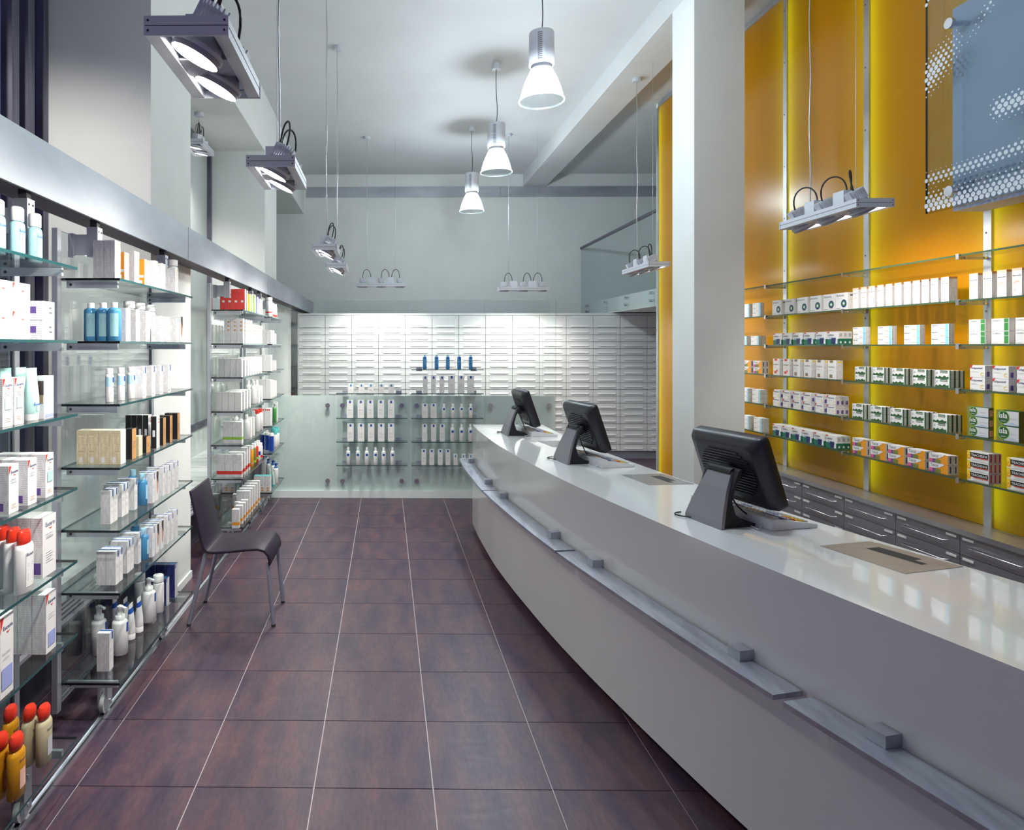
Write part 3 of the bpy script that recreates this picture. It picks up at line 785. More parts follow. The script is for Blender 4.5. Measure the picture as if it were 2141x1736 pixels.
# ================================================================== LAMPS
def spot(name, par, loc, direc, watts, angle=135, col=(1, .95, .88), size=.05):
    ld = bpy.data.lights.new(name, 'SPOT'); ld.energy = watts; ld.spot_size = R(angle); ld.spot_blend = .7; ld.shadow_soft_size = size; ld.color = col
    o = bpy.data.objects.new(name, ld); COL.objects.link(o); o.parent = par; o.location = loc
    o.rotation_euler = Vector(direc).to_track_quat('-Z', 'Y').to_euler(); return o
def track_lamp(x, y, z, rz, n, aim, label, top, group=None, watts=None, wire_dx=0.0, coil=False):
    """suspended rectangular fixture, length along local y, n lamps; aim is a local direction; top: height it hangs from"""
    t = empty('pendant_spotlight', (x, y, z), rz); tag(t, label, 'lamp', group)
    Wd = .20; Ln = .205 * n if n == 2 else .70
    h = .046
    fr = MB()
    for s_ in (-1, 1):
        fr.box(s_ * Wd / 2, s_ * (Wd / 2 - .034), -Ln / 2 + .006, Ln / 2 - .006, 0, h, greycover_m)
        fr.box(s_ * (Wd / 2 + .0008), s_ * (Wd / 2 - .001), -Ln / 2 + .006, Ln / 2 - .006, h * .50, h * .54, dark_m)
    fr.build('side_rails', t)
    for s_ in (-1, 1):
        e_ = MB(); y0, y1 = sorted((s_ * Ln / 2, s_ * (Ln / 2 - .006)))
        e_.box(-Wd / 2 - .002, Wd / 2 + .002, y0, y1, -.001, h * .48, greycover_m); e_.box(-Wd / 2 - .002, Wd / 2 + .002, y0, y1, h * .53, h + .001, greycover_m)
        e_.box(-Wd / 2, Wd / 2, y0 + .001, y1 - .001, h * .40, h * .6, dark_m)
        for a in (-1, 1):
            for b in (.25, .78): e_.cyl((a * (Wd / 2 - .008), s_ * Ln / 2, h * b), (a * (Wd / 2 - .008), s_ * (Ln / 2 + .0015), h * b), .003, dark_m, 6)
        e_.build('end_plate', t)
    ys = [-.105, .105] if n == 2 else [-.26, 0, .26]
    mids = [0] if n == 2 else [-.13, .13]
    d = Vector(aim).normalized()
    for m_ in mids:
        b = MB(); b.box(-.064, .064, m_ - .052, m_ + .052, .006, .011, greyin_m); b.build('blank_plate', t)
        b = MB(); b.box(-.05, .05, m_ - .045, m_ + .045, h, h + .085, greycover_m); b.build('driver_box', t)
    for y_ in ys:
        c = Vector((0, y_, .006)); q = d.to_track_quat('Z', 'Y')
        hd = MB()
        def ring(dist, r, seg=20): return [tuple(c + d * dist + q @ Vector((r * math.cos(2 * math.pi * k / seg), r * math.sin(2 * math.pi * k / seg), 0))) for k in range(seg)]
        rs = [ring(.018, .063), ring(-.002, .063), ring(-.03, .050), ring(-.052, .040), ring(-.060, .036)]
        v = [p for r_ in rs for p in r_]; f = []
        for i in range(len(rs) - 1):
            for k in range(20): f.append((i * 20 + k, i * 20 + (k + 1) % 20, (i + 1) * 20 + (k + 1) % 20, (i + 1) * 20 + k))
        hd.add(v, f, greyin_m, True)
        # outer gimbal ring
        r2 = [ring(.004, .068), ring(.004, .062), ring(-.008, .062), ring(-.008, .068)]
        v = [p for r_ in r2 for p in r_]; f = []
        for i in range(4):
            j = (i + 1) % 4
            for k in range(20): f.append((i * 20 + k, j * 20 + k, j * 20 + (k + 1) % 20, i * 20 + (k + 1) % 20))
        hd.add(v, f, greycover_m, True)
        ho = hd.build('lamp_head', t)
        fn = MB()                       # cooling fins
        for k in range(9):
            o_ = -.04 + k * .01; hw = math.sqrt(max(.0001, .046 ** 2 - o_ ** 2))
            ax = q @ Vector((1, 0, 0)); ay = q @ Vector((0, 1, 0))
            p0 = c - d * .055 + ay * o_; p1 = c - d * .115 + ay * o_
            vv = []
            for p in (p0, p1):
                for a_, b_ in ((-hw, -.0025), (hw, -.0025), (hw, .0025), (-hw, .0025)): vv.append(tuple(p + ax * a_ + ay * b_))
            fn.add(vv, [(0, 1, 2, 3), (7, 6, 5, 4), (0, 4, 5, 1), (1, 5, 6, 2), (2, 6, 7, 3), (3, 7, 4, 0)], greycover_m)
        fn.build('fins', ho)
        ln = MB(); rg = ring(.012, .058); ln.add(rg, [tuple(range(20))], lens_m); ln.build('lens', ho)
        spot('spot_light', t, tuple(c + d * .03), tuple(d), watts or SPOT_W)
        # flexible cable
        m_ = min(mids, key=lambda q_: abs(q_ - y_))
        e0 = c - d * .115
        MB().tube(bez(tuple(e0), tuple(e0 - d * .10 + Vector((0, 0, .06))), (.02, m_ + (y_ - m_) * .2, h + .24), (.01, m_ + (y_ - m_) * .12, h + .086), 14), .0045, cable_m).build('cable', t)
    # suspension: wire at one end, power wire with canopy at the other
    H = top - z
    if coil:
        cn = MB()
        pts = [(.03 * math.cos(k * .6) * (1 + .1 * math.sin(k)), .01 * math.sin(k * 1.7), h + .16 + .05 * math.sin(k * .6)) for k in range(34)]
        cn.tube(pts, .0035, wire_m); cn.build('coiled_wire', t)
    yw = .02 if n == 2 else .20
    wv = MB(); k = 14
    wv.tube([(wire_dx * i / k + (.004 * math.sin(i * 1.3) if 0 < i < k else 0), yw, h + .085 + (H - h - .085) * i / k) for i in range(k + 1)], .0035, wire_m); wv.build('power_wire', t)
    w2 = MB(); w2.tube([(0, -yw if n == 3 else yw - .06, h + .08), (0, -yw if n == 3 else yw - .06, H)], .0012, wire_m, 5); w2.build('hanging_wire', t)
    cn = MB(); cn.loft([(.045, .045, H - .036), (.047, .047, H - .03), (.047, .047, H - .0005)], greycover_m, 20, cx=wire_dx, cy=yw); cn.build('canopy', t)
    return t
AZ = 2.415
LEFTAIM = (-.50, .0, -1)
for yn, lab in ((1.587, 'nearer the shop entrance, above the first tile rows'), (2.75, 'over the floor before the black chair'), (5.14, 'over the floor past the black chair'), (6.31, 'over the floor just before the partition')):
    track_lamp(-.48, yn + .205, AZ, 0, 2, LEFTAIM, 'grey two-lamp pendant spotlight ' + lab, ZC, 'two-lamp spotlights along the glass shelves')
for yy, aim, lab in ((6.42, (-.2, .15, -1), 'with coiled wire inside the window recess'), (2.55, (-.1, .35, -1), 'with coiled wire, added out of view to light the striped-window recess')):  # second lamp is out of view, added to brighten the pier
    track_lamp(-1.82, yy, 3.57, 0, 2, aim, 'grey two-lamp spotlight ' + lab, 3.94, None, SPOT_W * .9, coil=True)
track_lamp(-.07, 9.35, 2.505, R(90), 3, (.14, 0, -1), 'grey three-lamp pendant spotlight over the partition, before the drawers', ZC, None, SPOT_W * .72)
track_lamp(1.90, 9.25, 2.44, R(90), 3, (.14, 0, -1), 'grey three-lamp pendant spotlight before the drawers, beside the balustrade', ZC, None, SPOT_W * .60)
track_lamp(2.56, 6.61, AZ, 0, 3, (.5, 0, -1), 'grey three-lamp pendant spotlight between the pillar and the balustrade', BZ, None, SPOT_W * .6)
track_lamp(2.62, 3.94, AZ, 0, 3, (.55, 0, -1), 'grey three-lamp pendant spotlight in front of the yellow wall shelves', BZ, None, SPOT_W * .30)
def cone_lamp(x, y, z, label):
    """z: rim height"""
    t = empty('cone_pendant', (x, y, z)); tag(t, label, 'lamp', 'glass cone pendants over the counter')
    ho = MB(); ho.loft([(.086, .086, .262), (.092, .092, .266), (.092, .092, .50), (.088, .088, .508)], greycover_m, 28); ho.loft([(.075, .075, .235), (.075, .075, .262)], greycover_m, 24)
    body = ho.build('housing', t)
    pf = MB()
    for a in range(5):
        for k in range(14):
            an = R(-118 + a * 4.2 - 0); zz = .285 + k * .0145
            c0 = Vector((.0926 * math.cos(an), .0926 * math.sin(an), zz)); tx = Vector((-math.sin(an), math.cos(an), 0))
            pf.add([tuple(c0 + tx * p + Vector((0, 0, q))) for p, q in ((-.0022, -.004), (.0022, -.004), (.0022, .004), (-.0022, .004))], [(0, 1, 2, 3)], dark_m)
    o = pf.build('perforation', body); o['kind'] = 'stuff'
    sh = MB(); sh.loft([(.072, .072, .245), (.088, .088, .215), (.115, .115, .16), (.138, .138, .10), (.154, .154, .045), (.162, .162, .008)], shade_m, 36, caps=False); sh.build('shade', t)
    rm = MB(); rm.tube([(.163 * math.cos(k * math.pi / 20), .163 * math.sin(k * math.pi / 20), .004) for k in range(41)], .006, shade_m, 8); rm.build('rim', t)
    MB().loft([(.026, .026, .09), (.034, .034, .12), (.034, .034, .18), (.02, .02, .225)], bulb_m, 16).build('bulb', t)
    H = ZC - z
    MB().tube([(.012 * math.sin(i * .5) * (1 - i / 12), 0, .508 + (H - .508) * i / 12) for i in range(13)], .004, cable_m).build('cable', t)
    MB().loft([(.045, .045, H - .06), (.048, .048, H - .052), (.048, .048, H - .0005)], greycover_m, 20).build('canopy', t)
    ld = bpy.data.lights.new('bulb_light', 'POINT'); ld.energy = CONE_W; ld.shadow_soft_size = .07; ld.color = (.86, .96, 1)
    o = bpy.data.objects.new('bulb_light', ld); COL.objects.link(o); o.parent = t; o.location = (0, 0, .135)
for y, lab in ((2.93, 'over the cash plate end of the counter'), (4.93, 'beside the pillar'), (6.95, 'over the partition end of the counter'), (8.94, 'over the drawers behind the partition')):
    cone_lamp(1.15, y, 3.48, 'grey cone pendant with clear glowing glass shade ' + lab)
# ================================================================== ROLLING GLASS SHELF UNITS (left)
LZS = [1.955, 1.685, 1.415, 1.143, .874, .605, .22]
XB, XF, T2 = -1.398, -1.14, .005
UN = {1: 'shelves with red-capped bottles', 2: 'shelves with cream cartons', 3: 'shelves with red cartons', 4: 'shelves touching the partition'}
ULAB = {1: 'rolling glass shelf unit holding red-capped bottles', 2: 'rolling glass shelf unit holding cream and black cartons', 3: 'rolling glass shelf unit holding red cartons on top', 4: 'rolling glass shelf unit touching the glass partition'}
UNITS = {1: (1.34, 2.44, 0), 2: (2.83, 3.90, 0), 3: (5.276, 6.37, 0), 4: (6.52, 7.28, .018)}
for k, (a, b, dx) in UNITS.items():
    u = empty('glass_shelf_unit', (-1.28 + dx, a, 0)); tag(u, ULAB[k], 'shelf')
    o_ = (1.28, -a, 0)
    def up(n, mb, par=None): return mb.build(n, par or u, (1.28, -a, 0) if par is None else (0, 0, 0))
    up('back_pane', MB().box(XB - .010, XB - .002, a + .005, b + .03, .13, 2.165, G_back, ny=edge_m, py=edgedark_m, pz=edge_m))
    for y in (a - .035, b + .032):
        up('upright', MB().box(XB - .018, XB + .006, y, y + .034, .11, 2.17, alu_m))
    for z in LZS:
        s = up('shelf', MB().box(XB, XF, a, b, z - T2, z + T2, G_shelf, ny=edgedark_m, py=edgedark_m, px=edge_m, nx=edge_m))
        for y in (a + .035, b - .07):
            m = MB(); m.box(XB + .012, XF - .025, y, y + .014, z - .034, z - T2 - .0005, alu_m)
            m.cyl((XB + .03, y - .002, z - .02), (XB + .03, y, z - .02), .006, dark_m, 8)
            m.build('bracket', s)
    for y in (a + .06 if k > 1 else a + .55, b - .12):
        m = MB(); m.box(-1.31, -1.262, y, y + .05, 2.06, 2.19, alu_m); m.box(-1.30, -1.27, y + .01, y + .04, 2.19, 2.224, dark_m)
        m.cyl((-1.262, y + .025, 2.085), (-1.259, y + .025, 2.085), .008, chrome_m, 10)
        for q in (.012, .038): m.cyl((-1.262, y + q, 2.17), (-1.260, y + q, 2.17), .004, dark_m, 8)
        m.box(-1.375, -1.31, y + .018, y + .032, 2.07, 2.16, alu_m); m.box(XB, -1.375, y + .012, y + .038, 2.06, 2.165, alu_m)
        up('hanger', m)
    for y in (a + .15, b - .15):
        m = MB()
        for q in (0, .034): m.box(-1.302 + q, -1.290 + q, y, y + .05, .035, .205, alu_m)
        m.box(-1.302, -1.256, y, y + .05, .205, .2155, alu_m)
        m.cyl((-1.256, y + .025, .16), (-1.253, y + .025, .16), .007, chrome_m, 10); m.cyl((-1.256, y + .025, .06), (-1.253, y + .025, .06), .007, chrome_m, 10)
        up('wheel_fork', m)
        m = MB(); m.cyl((-1.288, y + .025, .0475), (-1.270, y + .025, .0475), .044, wheel_m, 18); up('wheel', m)

# ================================================================== PRODUCTS
CART = {}
def W_(u, v, w, h, d, k):            # point on the front face
    return (d / 2 + .0003 * k, (u - .5) * w, v * h)
def carton_mesh(key, w, d, h, base, side, els, tops=(), sides=()):
    ck = (key, round(w, 4), round(d, 4), round(h, 4))
    if ck in CART: return CART[ck]
    m = MB(); bm = P(base); sm = side if not isinstance(side, str) else P(side)
    e = .0008
    m.box(-d / 2, d / 2, -w / 2 + e, w / 2 - e, 0, h - e, bm, py=sm, ny=sm)
    for k, el in enumerate(els, 1):
        t = el[0]
        if t == 'r':
            _, u0, v0, u1, v1, c = el; m.quad(*[W_(u, v, w, h, d, k) for u, v in ((u0, v0), (u1, v0), (u1, v1), (u0, v1))], P(c))
        elif t == 'p':
            m.add([W_(u, v, w, h, d, k) for u, v in el[1]], [tuple(range(len(el[1])))], P(el[2]))
        elif t == 't':
            _, s, u0, v0, wd, hg, c = el
            m.text(s, lambda x, y: (d / 2 + .0003 * k, (u0 - .5) * w + x, v0 * h + y), wd * w, hg * h, P(c))
        elif t == 'l':
            _, u0, v0, u1, v1, n, c = el
            for i in range(n):
                v = v0 + (v1 - v0) * (i + .25) / n; dv = (v1 - v0) / n * .32; q = u1 - (u1 - u0) * (.25 if i % 3 == 1 else (.1 if i % 3 else 0))
                m.quad(*[W_(a, b, w, h, d, k) for a, b in ((u0, v), (q, v), (q, v + dv), (u0, v + dv))], P(c))
        elif t == 'c':
            _, u, v, r, c = el; n = 12
            m.add([(d / 2 + .0003 * k, (u - .5) * w + r * math.cos(2 * math.pi * i / n), v * h + r * math.sin(2 * math.pi * i / n)) for i in range(n)], [tuple(range(n))], P(c))
    for (u0, u1, c) in tops:                     # band across the top face
        m.quad((-d / 2, (u0 - .5) * w, h - e + .0004), (d / 2, (u0 - .5) * w, h - e + .0004), (d / 2, (u1 - .5) * w, h - e + .0004), (-d / 2, (u1 - .5) * w, h - e + .0004), P(c))
    for k, (s0, s1, v0, v1, c) in enumerate(sides, 1):   # patch on both narrow sides, s along the depth
        for sg in (-1, 1):
            y = sg * (w / 2 - e + .0003 * k); x0, x1 = (s0 - .5) * d, (s1 - .5) * d
            q = [(x0, y, v0 * h), (x1, y, v0 * h), (x1, y, v1 * h), (x0, y, v1 * h)]
            m.quad(*(q if sg < 0 else q[::-1]), P(c))
    CART[ck] = m.mesh('carton'); return CART[ck]
EUC = [('p', [(.03, .80), (.03, .985), (.28, .985)], 'red'), ('t', 'Eucerin', .22, .82, .70, .075, 'navy'), ('p', [(.42, .795), (.58, .765), (.74, .795), (.58, .785)], 'red'), ('l', .22, .62, .80, .72, 3, 'lgrey'), ('l', .22, .10, .80, .20, 3, 'peach')]
BLU = [('r', .58, .78, .84, .985, 'blue'), ('l', .15, .48, .80, .60, 3, 'grey'), ('l', .15, .26, .75, .40, 4, 'lgrey')]
ST = {
 # key: (w, d, h, base, side, front elements, top bands, side patches, description, name)
 'bluetab': (.040, .042, .150, 'white', side_w, BLU, [(.58, .84, 'blue')], (), 'white carton with blue corner tab', 'carton'),
 'bluetabw': (.052, .042, .150, 'white', side_w, BLU + [('l', .15, .05, .5, .12, 2, 'navy')], [(.58, .84, 'blue')], (), 'wide white carton with blue corner tab', 'carton'),
 'skytab': (.060, .045, .150, 'white', side_w, [('r', .35, .84, .48, .97, 'sky'), ('r', .70, .84, .83, .97, 'sky'), ('l', .2, .12, .45, .24, 3, 'grey')], (), (), 'white carton with two light blue marks', 'carton'),
 'sunL': (.062, .050, .163, 'white', side_w, [('r', .55, .90, .75, .96, 'yellow'), ('r', .55, .83, .75, .87, 'yellow'), ('l', .2, .35, .7, .40, 1, 'orange')], (), (), 'tall white carton with yellow marks', 'carton'),
 'sunO': (.052, .036, .128, 'white', P('orange'), [('r', .5, .82, .8, .96, 'yellow')], (), [(.2, .9, .30, .40, 'white'), (.15, .7, .08, .2, 'white')], 'small white and orange carton', 'carton'),
 'sunW': (.060, .045, .135, 'white', side_w, [('r', .6, .86, .8, .95, 'yellow'), ('l', .2, .3, .7, .36, 1, 'lgrey')], (), (), 'plain white sun-care carton', 'carton'),
 'cream': (.055, .047, .150, 'white', side_cream, [('l', .2, .5, .8, .6, 2, 'cream')], [(0, 1, 'cream')], [(.25, .55, .05, .22, 'white')], 'ribbed cream carton with white front', 'carton'),
 'creamS': (.070, .030, .095, 'cream', side_cream, [('l', .2, .4, .8, .6, 3, 'lgrey')], (), (), 'small cream carton', 'carton'),
 'blackcop': (.050, .035, .140, 'copper', P('black'), [('l', .2, .35, .8, .6, 4, 'brown')], [(0, 1, 'black')], (), 'black carton with copper front', 'carton'),
 'blackcopS': (.055, .032, .080, 'copper', P('black'), [('l', .2, .35, .8, .6, 3, 'brown')], [(0, 1, 'black')], (), 'short black carton with copper front', 'carton'),
 'blackcap': (.050, .028, .165, 'white', P('black'), [('l', .5, .75, .8, .95, 2, 'red'), ('l', .3, .3, .8, .5, 3, 'lgrey')], (), [(.3, .75, .36, .56, 'white')], 'tall black carton with white label', 'carton'),
 'photo': (.055, .042, .150, 'white', side_w, [('p', [(.40, .30), (.62, .18), (.86, .40), (.95, .95), (.35, .95)], 'skin'), ('p', [(.35, .78), (.95, .55), (.95, .97), (.35, .97)], 'hair')], [(.4, .7, 'blue')], (), 'white carton with a face photo', 'carton'),
 'navy': (.055, .058, .160, 'white', side_navy, [('l', .2, .3, .7, .7, 4, 'lgrey'), ('r', .1, .86, .3, .99, 'blue')], [(0, 1, 'navy'), (.2, .8, 'skyb')], (), 'navy blue carton with white front', 'carton'),
 'navyT': (.055, .058, .215, 'white', side_navy, [('l', .2, .3, .7, .7, 4, 'lgrey'), ('r', .1, .88, .3, .99, 'blue')], [(0, 1, 'navy'), (.2, .8, 'skyb')], (), 'tall navy blue carton with white front', 'carton'),
 'euc': (.056, .042, .150, 'white', side_w, EUC, (), [(.12, .6, .06, .22, 'purple')], 'white Eucerin carton', 'carton'),
 'eucG': (.056, .042, .150, 'white', side_w, EUC + [('r', .22, .35, .85, .60, 'mint')], (), [(.12, .6, .06, .22, 'purple')], 'white Eucerin carton with mint field', 'carton'),
 'eucT': (.092, .042, .205, 'white', side_w, EUC[1:4] + [('t', 'SHAMPOO', .26, .62, .5, .035, 'grey'), ('l', .25, .22, .75, .42, 5, 'lgrey')], (), [(.15, .85, .06, .25, 'purple')], 'tall white Eucerin shampoo carton', 'carton'),
 'eucB': (.070, .048, .205, 'white', side_w, EUC[:3] + [('l', .25, .56, .8, .66, 3, 'lgrey'), ('r', .2, .10, .88, .34, 'lav')], (), (), 'white Eucerin carton with lavender field', 'carton'),
 'urea': (.072, .06, .245, 'white', side_w, EUC[:3] + [('t', '10% UREA', .15, .52, .6, .04, 'grey'), ('t', 'LOTION', .2, .46, .45, .035, 'grey'), ('r', .1, .10, .88, .36, 'lav')], (), (), 'large white 10% urea lotion carton', 'carton'),
 'eucBig': (.106, .085, .090, 'white', side_w, [('p', [(.03, .72), (.03, .97), (.16, .97)], 'red'), ('t', 'Eucerin', .35, .80, .45, .11, 'grey'), ('p', [(.45, .74), (.58, .68), (.7, .74), (.58, .72)], 'red')], (), (), 'wide white Eucerin carton', 'carton'),
 'eucSm': (.085, .052, .066, 'white', side_w, [('l', .55, .3, .8, .8, 2, 'ink'), ('l', .2, .85, .4, .92, 1, 'red')], (), [(.2, .6, .35, .7, 'purple')], 'small white carton with dark square print', 'carton'),
 'hairbox': (.066, .034, .147, 'white', P('lgrey'), [('t', 'Eucerin', .25, .86, .6, .06, 'grey'), ('r', .3, .1, .75, .66, 'white'), ('r', .1, .02, .95, .1, 'lav')], (), [(.05, .95, .55, .88, 'hair'), (.2, .9, .35, .55, 'brown')], 'white carton with dark hair photo', 'carton'),
 'red': (.050, .050, .180, 'white', side_red, [('l', .3, .3, .7, .8, 5, 'red')], (), [(.35, .75, .38, .48, 'lgrey')], 'tall red carton with pale oval sticker', 'carton'),
 'redW': (.040, .045, .175, 'white', P('red'), [('l', .2, .5, .8, .8, 3, 'red')], (), (), 'slim white and red carton', 'carton'),
 'yelW': (.050, .045, .155, 'white', P('yellow'), [('r', .05, .05, .4, .95, 'yellow')], (), (), 'slim yellow and white carton', 'carton'),
 'limeW': (.055, .045, .160, 'white', P('lime'), [('r', .1, .05, .5, .3, 'dgreen')], (), (), 'slim lime green and white carton', 'carton'),
 'blueW': (.055, .045, .155, 'white', P('lav'), [('r', .1, .1, .3, .9, 'lav')], (), (), 'slim lilac blue and white carton', 'carton'),
 'plain': (.050, .045, .147, 'white', side_w, [('l', .25, .55, .8, .8, 3, 'lgrey')], (), (), 'plain white carton', 'carton'),
 'plainT': (.050, .050, .205, 'white', side_w, [('c', .5, .86, .011, 'copper'), ('c', .5, .70, .011, 'copper'), ('c', .5, .54, .011, 'copper')], (), [(.55, .85, .82, .88, 'copper'), (.55, .85, .66, .72, 'copper'), (.55, .85, .50, .56, 'copper')], 'tall white carton with round copper marks', 'carton'),
 'plainS': (.060, .050, .072, 'white', side_w, [('l', .25, .3, .8, .7, 3, 'lgrey')], (), (), 'small plain white carton', 'carton'),
 'plainW': (.085, .050, .130, 'white', 'white', [('l', .25, .5, .8, .8, 4, 'lgrey')], (), (), 'broad plain white carton', 'carton'),
 'greenB': (.060, .075, .178, 'white', side_w, [('r', 0, .19, 1, .31, 'lime'), ('l', .2, .5, .8, .7, 3, 'lgrey')], (), [(0, 1, .19, .31, 'lime')], 'white carton with green band', 'carton'),
 'redB': (.052, .066, .185, 'white', side_w, [('r', 0, .13, 1, .28, 'red'), ('l', .2, .5, .8, .7, 3, 'lgrey')], (), [(0, 1, .13, .28, 'red')], 'white carton with red band', 'carton'),
 'orgB': (.045, .056, .150, 'white', side_w, [('r', 0, .16, 1, .32, 'orange'), ('l', .2, .5, .8, .7, 3, 'lgrey')], (), [(0, 1, .16, .32, 'orange')], 'white carton with orange band', 'carton'),
 'orgBT': (.045, .056, .205, 'white', side_w, [('r', 0, .10, 1, .22, 'orange'), ('l', .2, .5, .8, .7, 3, 'lgrey')], (), [(0, 1, .10, .22, 'orange')], 'tall white carton with orange band', 'carton'),
 'dotR': (.10, .060, .150, 'white', 'white', [('l', .25, .5, .8, .7, 3, 'lgrey')], (), [(.1, .3, .88, .96, 'red'), (.4, .6, .88, .96, 'red'), (.7, .9, .88, .96, 'red')], 'white carton with red squares', 'carton'),
 'sqO': (.075, .052, .160, 'white', side_w, [('l', .25, .5, .8, .7, 3, 'teal')], [(0, 1, 'teal')], [(.3, .8, .20, .30, 'copper'), (.3, .8, .05, .15, 'copper'), (.4, .55, .42, .46, 'ink')], 'white carton with tan squares and teal lid', 'carton'),
 # partition shelves (front towards the customers)
 'backT': (.070, .040, .190, 'white', side_w, [('r', .36, .83, .64, .975, 'blue'), ('l', .2, .40, .8, .50, 2, 'grey'), ('l', .25, .18, .75, .34, 3, 'lgrey')], (), (), 'tall white carton with blue square', 'carton'),
 'backM': (.052, .038, .165, 'white', side_w, [('r', .33, .84, .67, .975, 'blue'), ('l', .2, .40, .8, .50, 2, 'grey'), ('l', .25, .18, .75, .34, 3, 'lgrey')], (), (), 'narrow white carton with blue square', 'carton'),
 'backS': (.062, .036, .100, 'white', side_w, [('r', .36, .70, .64, .95, 'skyb'), ('l', .25, .2, .75, .45, 3, 'lgrey')], (), (), 'small white carton with blue square', 'carton'),
 # medicines on the yellow wall
 'bep': (.121, .030, .0385, 'white', side_w, [('r', .80, .02, .97, .98, 'sky'), ('t', 'Bepanthen', .05, .62, .45, .24, 'ink'), ('l', .05, .15, .3, .3, 1, 'lgrey'), ('l', .52, .2, .78, .34, 1, 'orange')], (), [(.1, .4, .1, .9, 'lgrey')], 'flat white Bepanthen box with light blue end', 'medicine box'),
 'biol': (.125, .074, .118, 'white', 'white', [('t', 'Biolectra', .08, .78, .62, .13, 'ink'), ('l', .08, .62, .6, .70, 2, 'lgrey'), ('c', .68, .36, .028, 'navy'), ('c', .68, .36, .017, 'green'), ('c', .68, .36, .009, 'white'), ('l', .08, .06, .4, .12, 1, 'ink')], (), [(.12, .8, .78, .88, 'ink'), (.12, .8, .55, .60, 'lgrey'), (.12, .7, .40, .45, 'lgrey')], 'white Biolectra box with round rosette', 'medicine box'),
 'muco': (.053, .048, .138, 'white', side_w, [('r', 0, .90, 1, 1, 'peach'), ('t', 'Mucosolvan', .08, .72, .84, .08, 'ink'), ('p', [(.1, .40), (.3, .54), (.6, .56), (.85, .44), (.6, .50), (.3, .48)], 'peach'), ('l', .1, .12, .5, .28, 4, 'lgrey')], [(0, 1, 'peach')], [(0, 1, .92, 1, 'copper')], 'white Mucosolvan box with salmon top', 'medicine box'),
 'asp': (.117, .030, .093, 'white', 'white', [('r', 0, 0, 1, .42, 'bottlegreen'), ('r', .12, .42, .75, .56, 'steelblue'), ('p', [(.40, .05), (.78, .05), (.80, .50), (.36, .50)], 'navy'), ('p', [(.74, .06), (.92, .06), (.92, .36), (.78, .48)], 'white'), ('t', 'ASPIRIN', .05, .64, .55, .14, 'ink'), ('r', .02, .88, .20, .97, 'red')], (), [(0, 1, 0, .45, 'bottlegreen'), (.3, .7, .1, .25, 'white'), (.2, .8, .6, .85, 'grey')], 'white and green medicine box with blue picture', 'medicine box'),
 'imoR': (.088, .047, .133, 'white', side_w, [('r', .22, .86, .62, .99, 'red'), ('t', 'Imodium', .08, .60, .72, .10, 'brown'), ('r', .2, .10, .52, .26, 'capred'), ('c', .6, .27, .009, 'capred'), ('l', .1, .44, .6, .5, 2, 'peach')], (), [(.1, .7, .86, .92, 'brown')], 'white Imodium box with red blister', 'medicine box'),
 'imoB': (.088, .047, .133, 'white', side_w, [('r', .22, .86, .62, .99, 'brown'), ('t', 'Imodium', .08, .60, .72, .10, 'brown'), ('r', .2, .06, .55, .24, 'brown'), ('l', .1, .44, .5, .5, 1, 'grey')], (), [(.1, .8, .86, .94, 'yellow')], 'white Imodium box with brown blister', 'medicine box'),
 'lor': (.110, .024, .048, 'white', side_w, [('r', .90, 0, 1, 1, 'dgreen'), ('p', [(0, .05), (.1, .30), (.2, .16), (.32, .34), (.45, .18), (.6, .38), (.75, .2), (.85, .3), (.85, 0), (0, 0)], 'dgreen'), ('r', .34, .68, .78, .97, 'dgreen'), ('t', 'Lorano', .38, .72, .38, .24, 'white'), ('p', [(.08, .55), (.18, .65), (.16, .8), (.08, .75)], 'steelblue'), ('r', .0, .0, .04, 1, 'lgrey')], (), [(0, .35, 0, 1, 'dgreen')], 'white and dark green Lorano box', 'medicine box'),
 'grip': (.091, .030, .0655, 'white', side_w, [('p', [(0, .70), (0, 1), (.20, 1)], 'red'), ('t', 'Grippostad', .07, .64, .84, .22, 'navy'), ('t', 'C', .70, .12, .2, .42, 'yellow'), ('l', .08, .42, .55, .55, 2, 'lgrey'), ('l', .08, .05, .2, .1, 1, 'navy')], (), [(.2, .7, .1, .5, 'purple')], 'white Grippostad C box with red corner', 'medicine box'),
 'gelo': (.100, .028, .066, 'white', 'white', [('r', .72, .04, .96, .62, 'green'), ('r', .72, .66, .96, .97, 'green'), ('t', 'GeloMyrtol', .05, .74, .58, .15, 'grey'), ('l', .05, .05, .4, .12, 1, 'lgrey')], (), (), 'white GeloMyrtol box with green panel', 'medicine box'),
 'isla': (.130, .026, .053, 'dgreen', P('olive'), [('r', 0, 0, .30, 1, 'olive'), ('r', .40, .12, .985, .95, 'lgrey'), ('p', [(.34, .12), (.70, .26), (.985, .12), (.985, .03), (.34, .03)], 'steelblue'), ('c', .30, .52, .0255, 'lime'), ('c', .30, .52, .023, 'dgreen'), ('t', 'isla', .15, .46, .30, .40, 'white'), ('l', .20, .22, .38, .32, 1, 'white'), ('l', .6, .45, .9, .55, 2, 'grey')], (), [(.15, .85, .15, .75, 'peach')], 'dark green isla pastille box', 'medicine box'),
 'islaB': (.124, .060, .078, 'dgreen', P('olive'), [('r', 0, 0, .30, 1, 'olive'), ('r', .45, .12, .985, .95, 'lgrey'), ('p', [(.34, .12), (.70, .26), (.985, .12), (.985, .03), (.34, .03)], 'steelblue'), ('c', .33, .54, .034, 'lime'), ('c', .33, .54, .031, 'dgreen'), ('t', 'isla', .13, .48, .40, .36, 'white'), ('l', .22, .26, .44, .34, 1, 'white'), ('l', .6, .45, .9, .55, 2, 'grey')], (), [(.15, .6, .25, .6, 'cream')], 'larger dark green isla pastille box', 'medicine box'),
